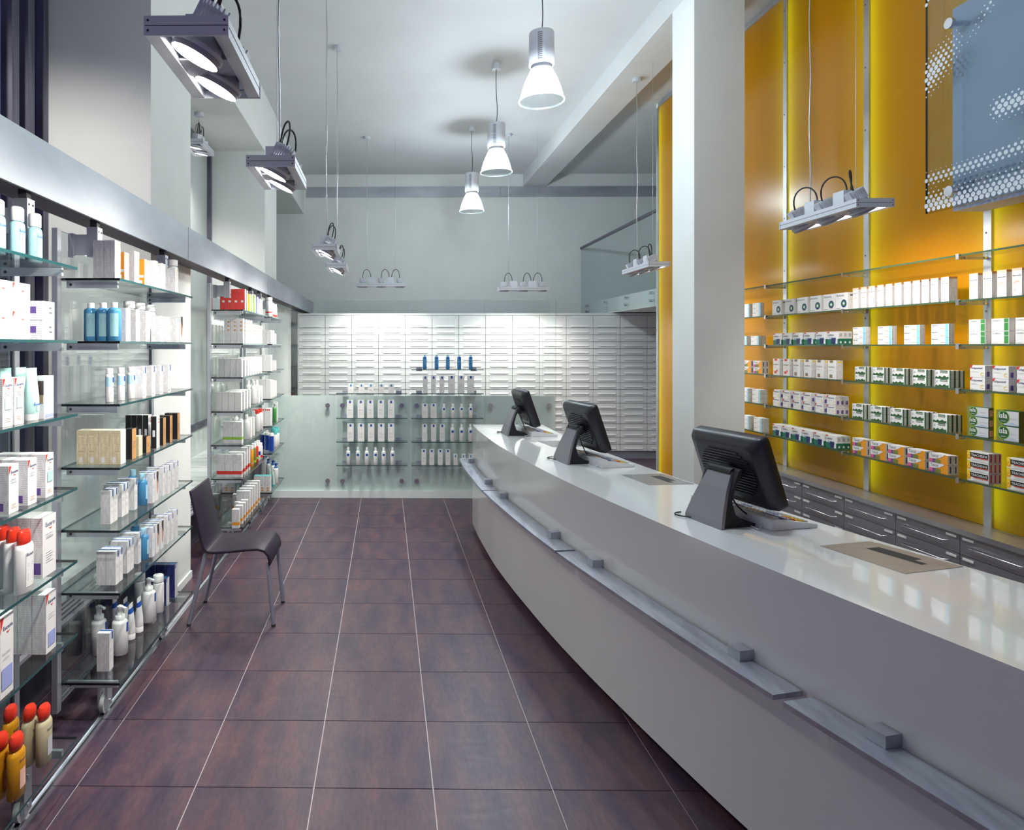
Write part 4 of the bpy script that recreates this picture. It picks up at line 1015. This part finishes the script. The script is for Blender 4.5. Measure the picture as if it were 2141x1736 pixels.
 'talc': (.127, .028, .0535, 'orange', 'white', [('r', 0, 0, .35, .5, 'purple'), ('r', .30, 0, .62, .42, 'olive'), ('r', 0, .06, .18, .44, 'pink'), ('p', [(0, .42), (.30, .44), (.55, .58), (.78, .86), (.80, 1), (0, 1)], 'white'), ('t', 'Talcid', .06, .60, .42, .34, 'ink')], [(0, 1, 'white')], [(.35, .65, .15, .85, 'ink')], 'orange and white Talcid box with purple corner', 'medicine box'),
 'trach': (.130, .021, .053, 'white', side_w, [('r', 0, .1, .16, 1, 'yellow'), ('c', .09, .38, .012, 'orange'), ('c', .09, .38, .006, 'yellow'), ('p', [(.17, .42), (.97, .42), (.97, .86), (.14, .86)], 'black'), ('t', 'TRACHISAN', .20, .50, .72, .30, 'white'), ('r', .30, .33, .97, .40, 'capred'), ('l', .3, .1, .85, .24, 2, 'lgrey')], (), [(.25, .6, .1, .9, 'red')], 'white Trachisan box with black lettering band', 'medicine box'),
}
def place_carton(key, x, y, z, rz, where, group, dims=None, parentless=True):
    w, d, h, base, side, els, tops, sides, desc, nm = ST[key]
    if dims: w, d, h = dims
    o = obj('medicine_box' if nm == 'medicine box' else 'carton', carton_mesh(key, w, d, h, base, side, els, tops, sides), None, (x, y, z), rz)
    tag(o, desc + ', ' + where, 'box', group); return o
SHN = ['top shelf', 'second shelf', 'third shelf', 'fourth shelf', 'fifth shelf', 'sixth shelf', 'bottom shelf']
E_ = .0006
def left(key, unit, lev, px, Xf, deep=1, along=1, stack=1, py=None, gap=.002, dims=None):
    """near front bottom corner of the row at pixel px on the plane x = Xf (or at pixel px,py on the shelf)"""
    w, d, h = dims or ST[key][:3]
    z = LZS[lev] + T2 + E_
    if py: X, Y = on_z(px, py, z)
    else: X, Y = Xf, y_at(px, Xf)
    if unit == 4: Y = 6.525 + (Y - 6.70) * .70
    dx = UNITS[unit][2]
    X = min(X, XF - .004) + dx
    for a in range(along):
        for q in range(deep):
            for s in range(stack):
                if X - q * (d + gap) - d < XB + dx: continue
                yc = Y + w / 2 + a * (w + gap)
                if yc + w / 2 > UNITS[unit][1]: continue
                place_carton(key, X - d / 2 - q * (d + gap), yc, z + s * (h + .0004), 0, '%s of the %s' % (SHN[lev], UN[unit]), 'cartons on the %s, %s' % (UN[unit], SHN[lev]), dims)
# ---------------------------------------------------------------- bottles
BOT = {}
def bottle_parts(key):
    if key in BOT: return BOT[key]
    sp = BS_[key]; out = []
    seg = 20
    body = MB().loft(sp['body'], P(sp['bm']), seg)
    for (z0, z1, c) in sp.get('bands', ()):        # colour band all around
        def rad(z):
            rr = sp['body']
            for i in range(len(rr) - 1):
                if rr[i][2] <= z <= rr[i + 1][2] and rr[i + 1][2] > rr[i][2]:
                    t = (z - rr[i][2]) / (rr[i + 1][2] - rr[i][2]); return rr[i][0] + t * (rr[i + 1][0] - rr[i][0]), rr[i][1] + t * (rr[i + 1][1] - rr[i][1])
            return rr[-1][0], rr[-1][1]
        a, b = rad(z0), rad(z1)
        body.loft([(a[0] + .0006, a[1] + .0006, z0), (b[0] + .0006, b[1] + .0006, z1)], P(c), seg, caps=False)
    out.append(('body', body.mesh('body')))
    cap = MB().loft(sp['cap'], P(sp['cm']), seg if not sp.get('capseg') else sp['capseg'])
    if sp.get('nozzle'):
        zt, ln = sp['nozzle']; cap.prism([(-.010, zt), (ln, zt - .004), (ln, zt + .004), (-.006, zt + .012), (-.012, zt + .008)], -.007, .007, P(sp['cm']), 'y')
    out.append(('pump' if sp.get('nozzle') else 'cap', cap.mesh('cap')))
    if sp.get('label'):
        lb = MB(); z0, z1, ha, c = sp['label']
        rx = max(r[0] for r in sp['body']); ry = max(r[1] for r in sp['body'])
        a0 = sp.get('la', 0)
        v = []; n = 6
        for i in range(n + 1):
            t = a0 - ha + 2 * ha * i / n
            for z_ in (z0, z1): v.append(((rx + .0008) * math.cos(t), (ry + .0008) * math.sin(t), z_))
        lb.add(v, [(2 * i, 2 * i + 2, 2 * i + 3, 2 * i + 1) for i in range(n)], P(c), True)
        for (s, zz, wd, hg, c2) in sp.get('txt', ()):
            def fn(x, y, zz=zz, wd=wd):
                t = a0 + (x - wd / 2) / ry; return ((rx + .0013) * math.cos(t), (ry + .0013) * math.sin(t), zz + y)
            lb.text(s, fn, wd, hg, P(c2))
        for (zz, wd, n2, c2) in sp.get('lines', ()):
            for i in range(n2):
                zq = zz + i * .006; q = [(a0 - wd / ry), (a0 + wd / ry)]
                lb.quad(*[((rx + .0013) * math.cos(t), (ry + .0013) * math.sin(t), zq + k) for t, k in ((q[0], 0), (q[1], 0), (q[1], .0022), (q[0], .0022))], P(c2))
        out.append(('label_print', lb.mesh('label_print')))
    BOT[key] = out; return out
def cylr(r, h, sh=.012, base=.003, sx=1.0, neck=None):
    a = [(r * .92 * sx, r * .92, 0), (r * sx, r, base), (r * sx, r, h - sh), (r * .9 * sx, r * .9, h - sh * .4)]
    return a + [((neck or r * .55) * (1 if neck else sx), (neck or r * .55), h)]
def capr(r, z0, z1): return [(r, r, z0), (r, r, z1 - .002), (r * .92, r * .92, z1)]
BS_ = {
 'aqua': dict(body=cylr(.033, .125, .012, sx=.62), cap=[(.017, .024, .125), (.019, .026, .127), (.019, .026, .168), (.015, .022, .173)], bm='liq_aqua', cm='plastic', label=(.02, .105, .55, 'liq_aqua'), txt=[('Eucerin', .088, .034, .012, 'blue')], lines=[(.06, .012, 3, 'lgrey'), (.022, .012, 3, 'lgrey')], desc='light blue Eucerin bottle with white cap', nm='bottle'),
 'blue': dict(body=cylr(.029, .145, .014), cap=capr(.015, .145, .168), bm='liq_blue', cm='plastic', label=(.02, .12, .6, 'liq_aqua'), lines=[(.08, .01, 4, 'blue')], la=-1.2, desc='clear blue cleansing bottle with white cap', nm='bottle'),
 'bluewhite': dict(body=cylr(.021, .125, .010, sx=.8), cap=capr(.015, .125, .150), bm='plastic', cm='plastic', bands=[(.070, .112, 'lightblue')], label=(.088, .110, .35, 'blue'), lines=[(.066, .008, 1, 'ink')], desc='white and blue bottle with white cap', nm='bottle'),
 'shampoo': dict(body=[(.019, .042, 0), (.021, .045, .004), (.021, .045, .140), (.019, .040, .152), (.015, .030, .156)], cap=[(.016, .031, .156), (.017, .032, .158), (.016, .030, .190), (.012, .024, .197)], bm='plastic', cm='capred', label=(.02, .13, .5, 'plastic'), txt=[('Eucerin', .118, .040, .012, 'navy')], lines=[(.085, .012, 2, 'grey'), (.04, .015, 4, 'grey'), (.02, .015, 2, 'peach')], desc='white flat Eucerin shampoo bottle with red cap', nm='bottle'),
 'oilA': dict(body=[(.019, .036, 0), (.022, .040, .004), (.022, .040, .135), (.018, .032, .147), (.012, .018, .152)], cap=[(.014, .022, .152), (.018, .030, .158), (.018, .030, .185), (.012, .022, .196)], bm='liq_amber', cm='capred', label=(.03, .09, .4, 'peach'), txt=[('Eucerin', .115, .034, .012, 'navy')], desc='amber Eucerin oil bottle with red cap', nm='bottle'),
 'oilC': dict(body=[(.019, .036, 0), (.022, .040, .004), (.022, .040, .135), (.018, .032, .147), (.012, .018, .152)], cap=[(.014, .022, .152), (.018, .030, .158), (.018, .030, .185), (.012, .022, .196)], bm='liq_pale', cm='capred', label=(.03, .09, .4, 'lgrey'), txt=[('Eucerin', .115, .034, .012, 'navy')], desc='pale Eucerin bath oil bottle with red cap', nm='bottle'),
 'bluepump': dict(body=cylr(.026, .125, .014), cap=capr(.014, .125, .155), bm='liq_blue', cm='lightblue', label=(.03, .1, .5, 'lightblue'), lines=[(.09, .01, 1, 'ink'), (.04, .01, 2, 'ink')], desc='clear blue dispenser bottle', nm='bottle'),
 'pump': dict(body=cylr(.036, .160, .016), cap=[(.022, .022, .160), (.022, .022, .180), (.012, .012, .182), (.012, .012, .205), (.014, .014, .207), (.014, .014, .222)], bm='plastic', cm='plastic', nozzle=(.214, .034), label=(.105, .150, .22, 'blue'), la=.25, lines=[(.070, .014, 3, 'grey'), (.02, .014, 2, 'grey')], desc='white pump bottle with blue strip', nm='pump_bottle'),
 'jar': dict(body=cylr(.029, .165, .012), cap=capr(.028, .166, .200), bm='plastic', cm='plastic', label=(.05, .15, .4, 'plastic'), lines=[(.09, .012, 2, 'ink'), (.03, .012, 3, 'grey')], desc='tall white bottle with round white cap', nm='bottle'),
 'tube': dict(body=[(.021, .021, .028), (.022, .022, .034), (.020, .022, .07), (.012, .024, .12), (.002, .026, .160), (.0015, .026, .172)], cap=capr(.0215, 0, .028), bm='plastic', cm='plastic', bands=[(.128, .152, 'blue')], desc='white cream tube standing on its cap', nm='tube'),
 'tubemint': dict(body=[(.022, .026, .022), (.023, .028, .028), (.021, .029, .08), (.012, .031, .13), (.002, .033, .165), (.0015, .033, .175)], cap=[(.020, .024, 0), (.022, .026, .022)], bm='mint', cm='plastic', label=(.03, .05, .3, 'mint'), txt=[('Eucerin', .05, .04, .012, 'blue')], desc='mint green Eucerin tube standing on its cap', nm='tube'),
 'wsmall': dict(body=cylr(.0235, .150, .016), cap=capr(.0125, .150, .186), bm='plastic', cm='plastic', label=(.095, .120, .55, 'blue'), lines=[(.075, .012, 2, 'lgrey'), (.03, .012, 3, 'lgrey')], desc='small white bottle with blue square label', nm='bottle'),
 'wflat': dict(body=cylr(.022, .115, .012), cap=capr(.014, .115, .150), bm='plastic', cm='plastic', label=(.085, .108, .5, 'blue'), lines=[(.05, .012, 4, 'grey')], desc='short white bottle with blue square label', nm='bottle'),
 'bfull': dict(body=cylr(.021, .135, .008), cap=capr(.012, .135, .157), bm='skyb', cm='lightblue', label=(.115, .128, .4, 'midblue'), lines=[(.05, .012, 5, 'lightblue')], desc='slim blue bottle with clear cap', nm='bottle'),
 'wred': dict(body=cylr(.034, .165, .01), cap=capr(.032, .166, .195), bm='plastic', cm='plastic', bands=[(.040, .052, 'red')], desc='white bottle with red band', nm='bottle'),
 'wredS': dict(body=cylr(.024, .125, .01), cap=capr(.020, .126, .150), bm='plastic', cm='plastic', bands=[(.012, .035, 'red')], desc='small white bottle with red foot', nm='bottle'),
 'wplain': dict(body=cylr(.028, .165, .03), cap=capr(.014, .165, .205), bm='plastic', cm='plastic', desc='plain white bottle with narrow neck', nm='bottle'),
 'redcap': dict(body=cylr(.026, .165, .02), cap=capr(.018, .165, .200), bm='plastic', cm='capred', desc='white bottle with red cap', nm='bottle'),
 'org': dict(body=cylr(.020, .150, .01), cap=capr(.018, .151, .185), bm='orange', cm='plastic', bands=[(.02, .04, 'copper')], desc='orange bottle with white cap', nm='bottle'),
 'olv': dict(body=cylr(.022, .150, .01), cap=capr(.020, .151, .190), bm='olive', cm='plastic', bands=[(.02, .04, 'lime')], desc='olive green bottle with white cap', nm='bottle'),
 'ror': dict(body=cylr(.021, .150, .01), cap=capr(.019, .151, .190), bm='capred', cm='plastic', bands=[(.03, .05, 'lime')], desc='red-orange bottle with white cap', nm='bottle'),
 'wbl': dict(body=cylr(.021, .140, .01), cap=capr(.016, .141, .185), bm='plastic', cm='plastic', bands=[(.05, .085, 'midblue')], desc='white bottle with dark blue band', nm='bottle'),
 'tbblue': dict(body=[(.022, .022, 0), (.022, .022, .04), (.023, .023, .13), (.024, .024, .150)], cap=capr(.026, .151, .178), bm='midblue', cm='plastic', desc='dark blue tube with white cap', nm='tube'),
 'tealcap': dict(body=cylr(.024, .135, .01), cap=capr(.022, .136, .195), bm='plastic', cm='teal', desc='white bottle with tall teal cap', nm='bottle'),
 'green': dict(body=cylr(.026, .150, .02, sx=.7), cap=[(.010, .010, .150), (.010, .010, .175), (.014, .014, .177), (.014, .014, .190)], bm='green', cm='plastic', nozzle=(.182, .03), desc='green bottle with white pump', nm='pump_bottle'),
 'bcap': dict(body=cylr(.027, .160, .02), cap=[(.016, .016, .160), (.016, .016, .175), (.009, .009, .177), (.009, .009, .195), (.013, .013, .197), (.013, .013, .208)], bm='plastic', cm='blue', nozzle=(.20, .024), label=(.04, .08, .4, 'lav'), desc='white bottle with blue pump', nm='pump_bottle'),
 'mtube': dict(body=[(.018, .022, .02), (.018, .024, .05), (.010, .027, .11), (.002, .029, .150)], cap=[(.016, .020, 0), (.018, .022, .02)], bm='mint', cm='teal', desc='mint green tube', nm='tube'),
}
def place_bottle(key, x, y, z, rz, where, group):
    sp = BS_[key]
    t = empty(sp['nm'], (x, y, z), rz); tag(t, sp['desc'] + ', ' + where, 'bottle' if 'tube' not in sp['nm'] else 'tube', group)
    for n, me in bottle_parts(key): obj(n, me, t)
    return t
def lbot(key, unit, lev, px, X=None, py=None, rz=0.0):
    z = LZS[lev] + T2 + E_
    if py: x, y = on_z(px, py, z)
    else: x, y = X, y_at(px, X)
    if unit == 4: y = 6.545 + (y - 6.70) * .70
    r = max(r_[1] for r_ in BS_[key]['body']); rx = max(r_[0] for r_ in BS_[key]['body'])
    x = min(x, XF - rx - .003) + UNITS[unit][2]; y = min(max(y, UNITS[unit][0] + r), UNITS[unit][1] - r)
    place_bottle(key, x, y, z, rz, '%s of the %s' % (SHN[lev], UN[unit]), 'bottles on the %s, %s' % (UN[unit], SHN[lev]))
# ---------------------------------------------------------------- unit 1
for px in (73, 36, -6): lbot('aqua', 1, 0, px, -1.235)
left('eucBig', 1, 1, 25, -1.165, stack=2); left('eucBig', 1, 1, -18, -1.165, stack=2)
left('eucSm', 1, 1, 88, -1.165, stack=2)
left('eucG', 1, 2, 30, -1.165); left('eucG', 1, 2, 5, -1.165); lbot('tubemint', 1, 2, 66, -1.19); lbot('tubemint', 1, 2, 44, -1.255); left('hairbox', 1, 2, 92, -1.165); lbot('tubemint', 1, 2, 12, -1.27)
for px, k in ((18, 'euc'), (58, 'euc'), (95, 'eucG')): left(k, 1, 3, px, -1.165, deep=4)
left('eucT', 1, 4, 89, -1.165, deep=4)
for x, px in ((-1.165, 50), (-1.212, 28), (-1.259, 6)): lbot('shampoo', 1, 4, px, x)
left('eucB', 1, 5, 96, -1.165, deep=4); left('urea', 1, 5, 0, -1.150, deep=2)
for x, px in ((-1.188, 92), (-1.236, 62)): lbot('oilC', 1, 6, px, x)
for x, px in ((-1.188, 34), (-1.238, 2)): lbot('oilA', 1, 6, px, x)
lbot('oilA', 1, 6, 22, -1.300)
# ---------------------------------------------------------------- unit 2
left('sunL', 2, 0, 240, -1.163, deep=2, dims=(.062, .046, .163)); left('sunO', 2, 0, 260, -1.165); left('sunL', 2, 0, 281, -1.165, dims=(.06, .05, .150)); left('sunO', 2, 0, 302, -1.165)
for px, k in ((322, 'sunW'), (338, 'sunW'), (366, 'sunW')): left(k, 2, 0, px, -1.165, dims=(.058, .06, .14))
left('sunL', 2, 0, 268, -1.235, dims=(.06, .05, .165))
lbot('jar', 2, 0, 361, -1.22)
for x, px in ((-1.300, 190), (-1.240, 216), (-1.182, 239)): lbot('blue', 2, 1, px, x)
for px, k, n in ((263, 'skytab', 2), (305, 'skytab', 2), (335, 'skytab', 1), (348, 'skytab', 2), (368, 'skytab', 1)): left(k, 2, 1, px, -1.165, along=1, dims=(.055, .048, .15 if px < 330 else .135))
left('skytab', 2, 1, 284, -1.165, dims=(.05, .048, .150)); left('photo', 2, 1, 376, -1.165)
for px in (270, 292, 313): lbot('jar', 2, 1, px, -1.275)
for x, px in ((-1.225, 229), (-1.215, 253), (-1.21, 274)): lbot('bluewhite', 2, 2, px, x)
for px in (298, 317, 334, 351): left('bluetabw', 2, 2, px, -1.165, dims=(.052, .055, .150))
left('cream', 2, 3, 252, -1.165, deep=4, dims=(.06, .047, .15))
left('blackcop', 2, 3, 276, -1.165, deep=1); left('creamS', 2, 3, 290, -1.165, dims=(.05, .03, .095)); left('blackcopS', 2, 3, 306, -1.165)
left('blackcap', 2, 3, 310, -1.225, deep=4); left('blackcap', 2, 3, 327, -1.165)
for px in (341, 355, 371): left('blackcop', 2, 3, px, -1.165, deep=2, dims=(.045, .035, .145))
left('bluetab', 2, 4, 230.3, 0, py=1097, along=2); left('bluetab', 2, 4, 254.5, 0, py=1082, along=2, deep=2); left('bluetab', 2, 4, 281, 0, py=1067, deep=2)
lbot('bluepump', 2, 4, 297, -1.215); lbot('bluepump', 2, 4, 278, -1.30)
left('bluetab', 2, 4, 319, -1.172, dims=(.036, .042, .15)); left('photo', 2, 4, 325, -1.175, deep=2, dims=(.045, .042, .150)); left('bluetab', 2, 4, 340, -1.175, deep=2); left('bluetab', 2, 4, 351, -1.165); left('bluetab', 2, 4, 360, -1.165); left('bluetab', 2, 4, 368.5, -1.165)
left('bluetab', 2, 5, 241.6, 0, py=1224.5, along=2, deep=2); left('bluetab', 2, 5, 265.8, 0, py=1200, along=2, deep=2); left('bluetab', 2, 5, 289, 0, py=1180, deep=2)
lbot('bluepump', 2, 5, 299.5, -1.205); lbot('bluepump', 2, 5, 284, -1.30)
left('bluetab', 2, 5, 318.5, -1.17, dims=(.036, .042, .15)); left('photo', 2, 5, 326.5, -1.17, deep=2, dims=(.045, .042, .150)); left('photo', 2, 5, 336, -1.17, deep=2, dims=(.045, .042, .150)); left('bluetab', 2, 5, 349, -1.17, deep=2); left('bluetab', 2, 5, 358, -1.165); left('bluetab', 2, 5, 367, -1.165)
for px, py in ((207, 1366), (251, 1366), (311, 1298)): lbot('pump', 2, 6, px, py=py, rz=R(-20))
left('bluetab', 2, 6, 228.4, 0, py=1405, dims=(.046, .056, .170))
for px, py in ((273.5, 1335), (290.5, 1320), (262, 1322), (240, 1322)): lbot('tube', 2, 6, px, py=py)
for px, py in ((331, 1279), (292, 1276)): lbot('jar', 2, 6, px, py=py)
left('navy', 2, 6, 347.7, 0, py=1268, deep=2, dims=(.052, .05, .15)); left('navyT', 2, 6, 365.5, 0, py=1251, deep=3, dims=(.052, .055, .190))
# ---------------------------------------------------------------- unit 3
left('red', 3, 0, 512, -1.165, deep=4); left('redW', 3, 0, 516, -1.165)
for px, k in ((522, 'yelW'), (526.5, 'limeW'), (532, 'limeW'), (538, 'blueW'), (543, 'plain'), (547, 'plain')): left(k, 3, 0, px, -1.165, deep=2)
left('plainT', 3, 1, 508, -1.165, deep=3)
for px in (514, 519.5, 525, 530.5, 536, 541, 546): left('plainT', 3, 1, px, -1.165, deep=2, dims=(.05, .05, .20 if px < 530 else .17))
left('plain', 3, 2, 505, -1.165, deep=4)
for px in (512, 518, 523.5, 529, 534.5, 540, 545.5): left('plain', 3, 2, px, -1.165, deep=3, dims=(.048, .045, .15 if px > 525 else .135))
left('plainS', 3, 2, 505, -1.225, deep=0)
left('plainW', 3, 3, 504, -1.165, deep=4, dims=(.05, .05, .15))
for px in (510, 516, 522): left('plain', 3, 3, px, -1.165, deep=3, dims=(.05, .05, .15))
for x, px in ((-1.20, 530), (-1.20, 537), (-1.27, 519), (-1.27, 527)): lbot('wplain', 3, 3, px, x)
for px in (541, 547): left('plain', 3, 3, px, -1.165, deep=1)
left('greenB', 3, 4, 505.5, -1.165, deep=2); left('plain', 3, 4, 497, -1.335, deep=1)
for x, px in ((-1.19, 515.5), (-1.255, 502.5), (-1.32, 493)): lbot('wplain', 3, 4, px, x)
for px in (524, 530): left('sunL', 3, 4, px, -1.165, deep=1)
for px in (538, 544): lbot('redcap', 3, 4, px, -1.19)
left('redB', 3, 5, 505, -1.165, deep=3)
for px in (511, 516, 521): left('redB', 3, 5, px, -1.165, deep=2, dims=(.048, .066, .185 if px < 514 else .21))
for k, px in (('org', 525.5), ('olv', 530.5), ('ror', 535.5), ('wbl', 540), ('wredS', 544)): lbot(k, 3, 5, px, -1.185)
left('orgB', 3, 6, 499.5, -1.165, deep=1); left('orgB', 3, 6, 499.5, -1.285, deep=1); left('orgB', 3, 6, 503, -1.225, deep=1, dims=(.04, .054, .13))
for px in (506.5, 512, 517): left('orgB', 3, 6, px, -1.165, deep=1)
for px in (522, 527, 532, 537, 542): left('orgBT', 3, 6, px, -1.165, deep=2)
# ---------------------------------------------------------------- unit 4
for k, px in (('wred', 566), ('wredS', 575), ('wredS', 582)): lbot(k, 4, 0, px, -1.19)
left('plain', 4, 1, 570, -1.165, deep=4, dims=(.05, .045, .14)); left('plain', 4, 1, 577, -1.165, deep=2, dims=(.05, .045, .14)); left('plainS', 4, 1, 583, -1.165, deep=2, dims=(.05, .05, .11))
left('plainW', 4, 2, 570, -1.165, deep=2, dims=(.08, .08, .16)); left('plainS', 4, 2, 582, -1.165, dims=(.07, .05, .10))
for px in (569, 574, 579, 584): left('plainW', 4, 3, px, -1.165, deep=4, dims=(.06, .05, .19 - .01 * (px - 569) / 5))
left('dotR', 4, 4, 569, -1.165, deep=3, dims=(.09, .06, .17)); lbot('green', 4, 4, 581, -1.18); lbot('green', 4, 4, 584, -1.24); left('plain', 4, 4, 587, -1.165, dims=(.07, .06, .2))
for x, px in ((-1.175, 571.5), (-1.23, 564), (-1.285, 555)): lbot('tbblue', 4, 5, px, x)
for px, x in ((582, -1.18), (588, -1.18), (580, -1.24)): lbot('tealcap', 4, 5, px, x)
left('sqO', 4, 6, 567.5, -1.165, deep=3)
for px, x in ((577, -1.18), (573, -1.25)): lbot('mtube', 4, 6, px, x)
for px, x in ((584, -1.18), (580, -1.24), (575, -1.31)): lbot('bcap', 4, 6, px, x)
# ---------------------------------------------------------------- partition shelves
BN = {1.414: 'single high shelf', 1.156: 'top shelf', .889: 'second shelf', .635: 'third shelf', .382: 'lowest shelf'}
def back(kind, key, bay, z, pxs, dims=None):
    where = '%s of the partition, %s' % (BN[z], 'counter bay' if bay == 'r' else 'outer bay')
    for px in pxs:
        Y = 7.195; X = x_at(px, Y)
        if kind == 'c': place_carton(key, X, Y, z + .004 + E_, R(-90), where, 'cartons on the partition, ' + BN[z], dims)
        else: place_bottle(key, X, Y, z + .004 + E_, R(-90), where, 'bottles on the partition, ' + BN[z])
back('c', 'backS', 'l', 1.156, (733.7, 755.9, 775.4, 797.5, 818)); back('c', 'backT', 'l', .889, (732, 754.7, 774.3, 796.3, 817.7)); back('c', 'backT', 'l', .635, (733, 755, 776, 797, 817.6))
back('b', 'wsmall', 'l', .382, (728, 748.4, 767, 785.5, 802.3, 820.7))
back('b', 'bfull', 'r', 1.414, (888, 912.8, 936.3, 960, 984))
back('c', 'backM', 'r', 1.156, (889, 906.4, 924), (.050, .038, .185)); back('c', 'backT', 'r', 1.156, (944, 964, 984))
back('c', 'backT', 'r', .889, (888.4, 906.4), (.066, .04, .152)); back('b', 'wflat', 'r', .889, (928, 947, 965, 984))
back('c', 'backM', 'r', .635, (887.7, 906.4, 924.4), (.055, .038, .185)); back('b', 'wsmall', 'r', .635, (946, 964.8, 983.5))
back('c', 'backM', 'r', .382, (886, 902.6, 920.3, 936.3)); back('c', 'backS', 'r', .382, (952, 968.8, 984), (.045, .036, .115))
# ---------------------------------------------------------------- yellow wall
def right(key, lev, pxs, stack=1, deep=1, Xf=3.152, note=''):
    w, d, h = ST[key][:3]; z = RS[lev] + .005 + E_
    for px in pxs:
        Yf = y_at(px, Xf)
        for q in range(deep):
            for s in range(stack):
                if Xf + q * (d + .0015) + d > XY - .013: continue
                place_carton(key, Xf + d / 2 + q * (d + .0015), Yf - w / 2, z + s * (h + .0003), math.pi, '%s shelf of the yellow wall%s' % (LV[lev], note), 'medicine boxes on the yellow wall, %s shelf' % LV[lev])
right('bep', 1, (1551, 1573.5), 3); right('biol', 1, (1614.7, 1641, 1667, 1694, 1721.6)); right('biol', 1, (1747,))
right('muco', 1, (1783, 1800, 1816.5, 1834.5, 1852, 1870.7, 1890, 1908.5, 1927, 1946, 1967.5)); right('muco', 1, (2026.5, 2055, 2084.6, 2116, 2150), note=', above GeloMyrtol')
right('bep', 2, (1546, 1570), 2, 2); right('asp', 2, (1617, 1637, 1658, 1681, 1706, 1730), 1, 3); right('bep', 2, (1783, 1835, 1890, 1947), 3); right('gelo', 2, (2025.6, 2072.6, 2123), 2, 2)
right('talc', 3, (1553, 1575.5), 2, 2); right('imoR', 3, (1616.5, 1637)); right('imoB', 3, (1658, 1681, 1706, 1731)); right('lor', 3, (1788, 1825, 1865, 1908.5, 1954.6), 2, 3); right('grip', 3, (2028, 2075, 2126), 2, 3)
right('bep', 4, (1549, 1573), 3, 2); right('grip', 4, (1616.5, 1637, 1658, 1679.5, 1704.6, 1729), 2, 3); right('lor', 4, (1782.4, 1820.6, 1861.5, 1905, 1950), 2, 3); right('isla', 4, (2022,), 3, 1); right('islaB', 4, (2083,), 2, 1)
right('bep', 5, (1551, 1576), 3, 2); right('asp', 5, (1615.6, 1636, 1656, 1678, 1702, 1727), 1, 3); right('talc', 5, (1783, 1821, 1857.5, 1898.5, 1943.5), 2, 2); right('trach', 5, (2022, 2105), 3, 3)
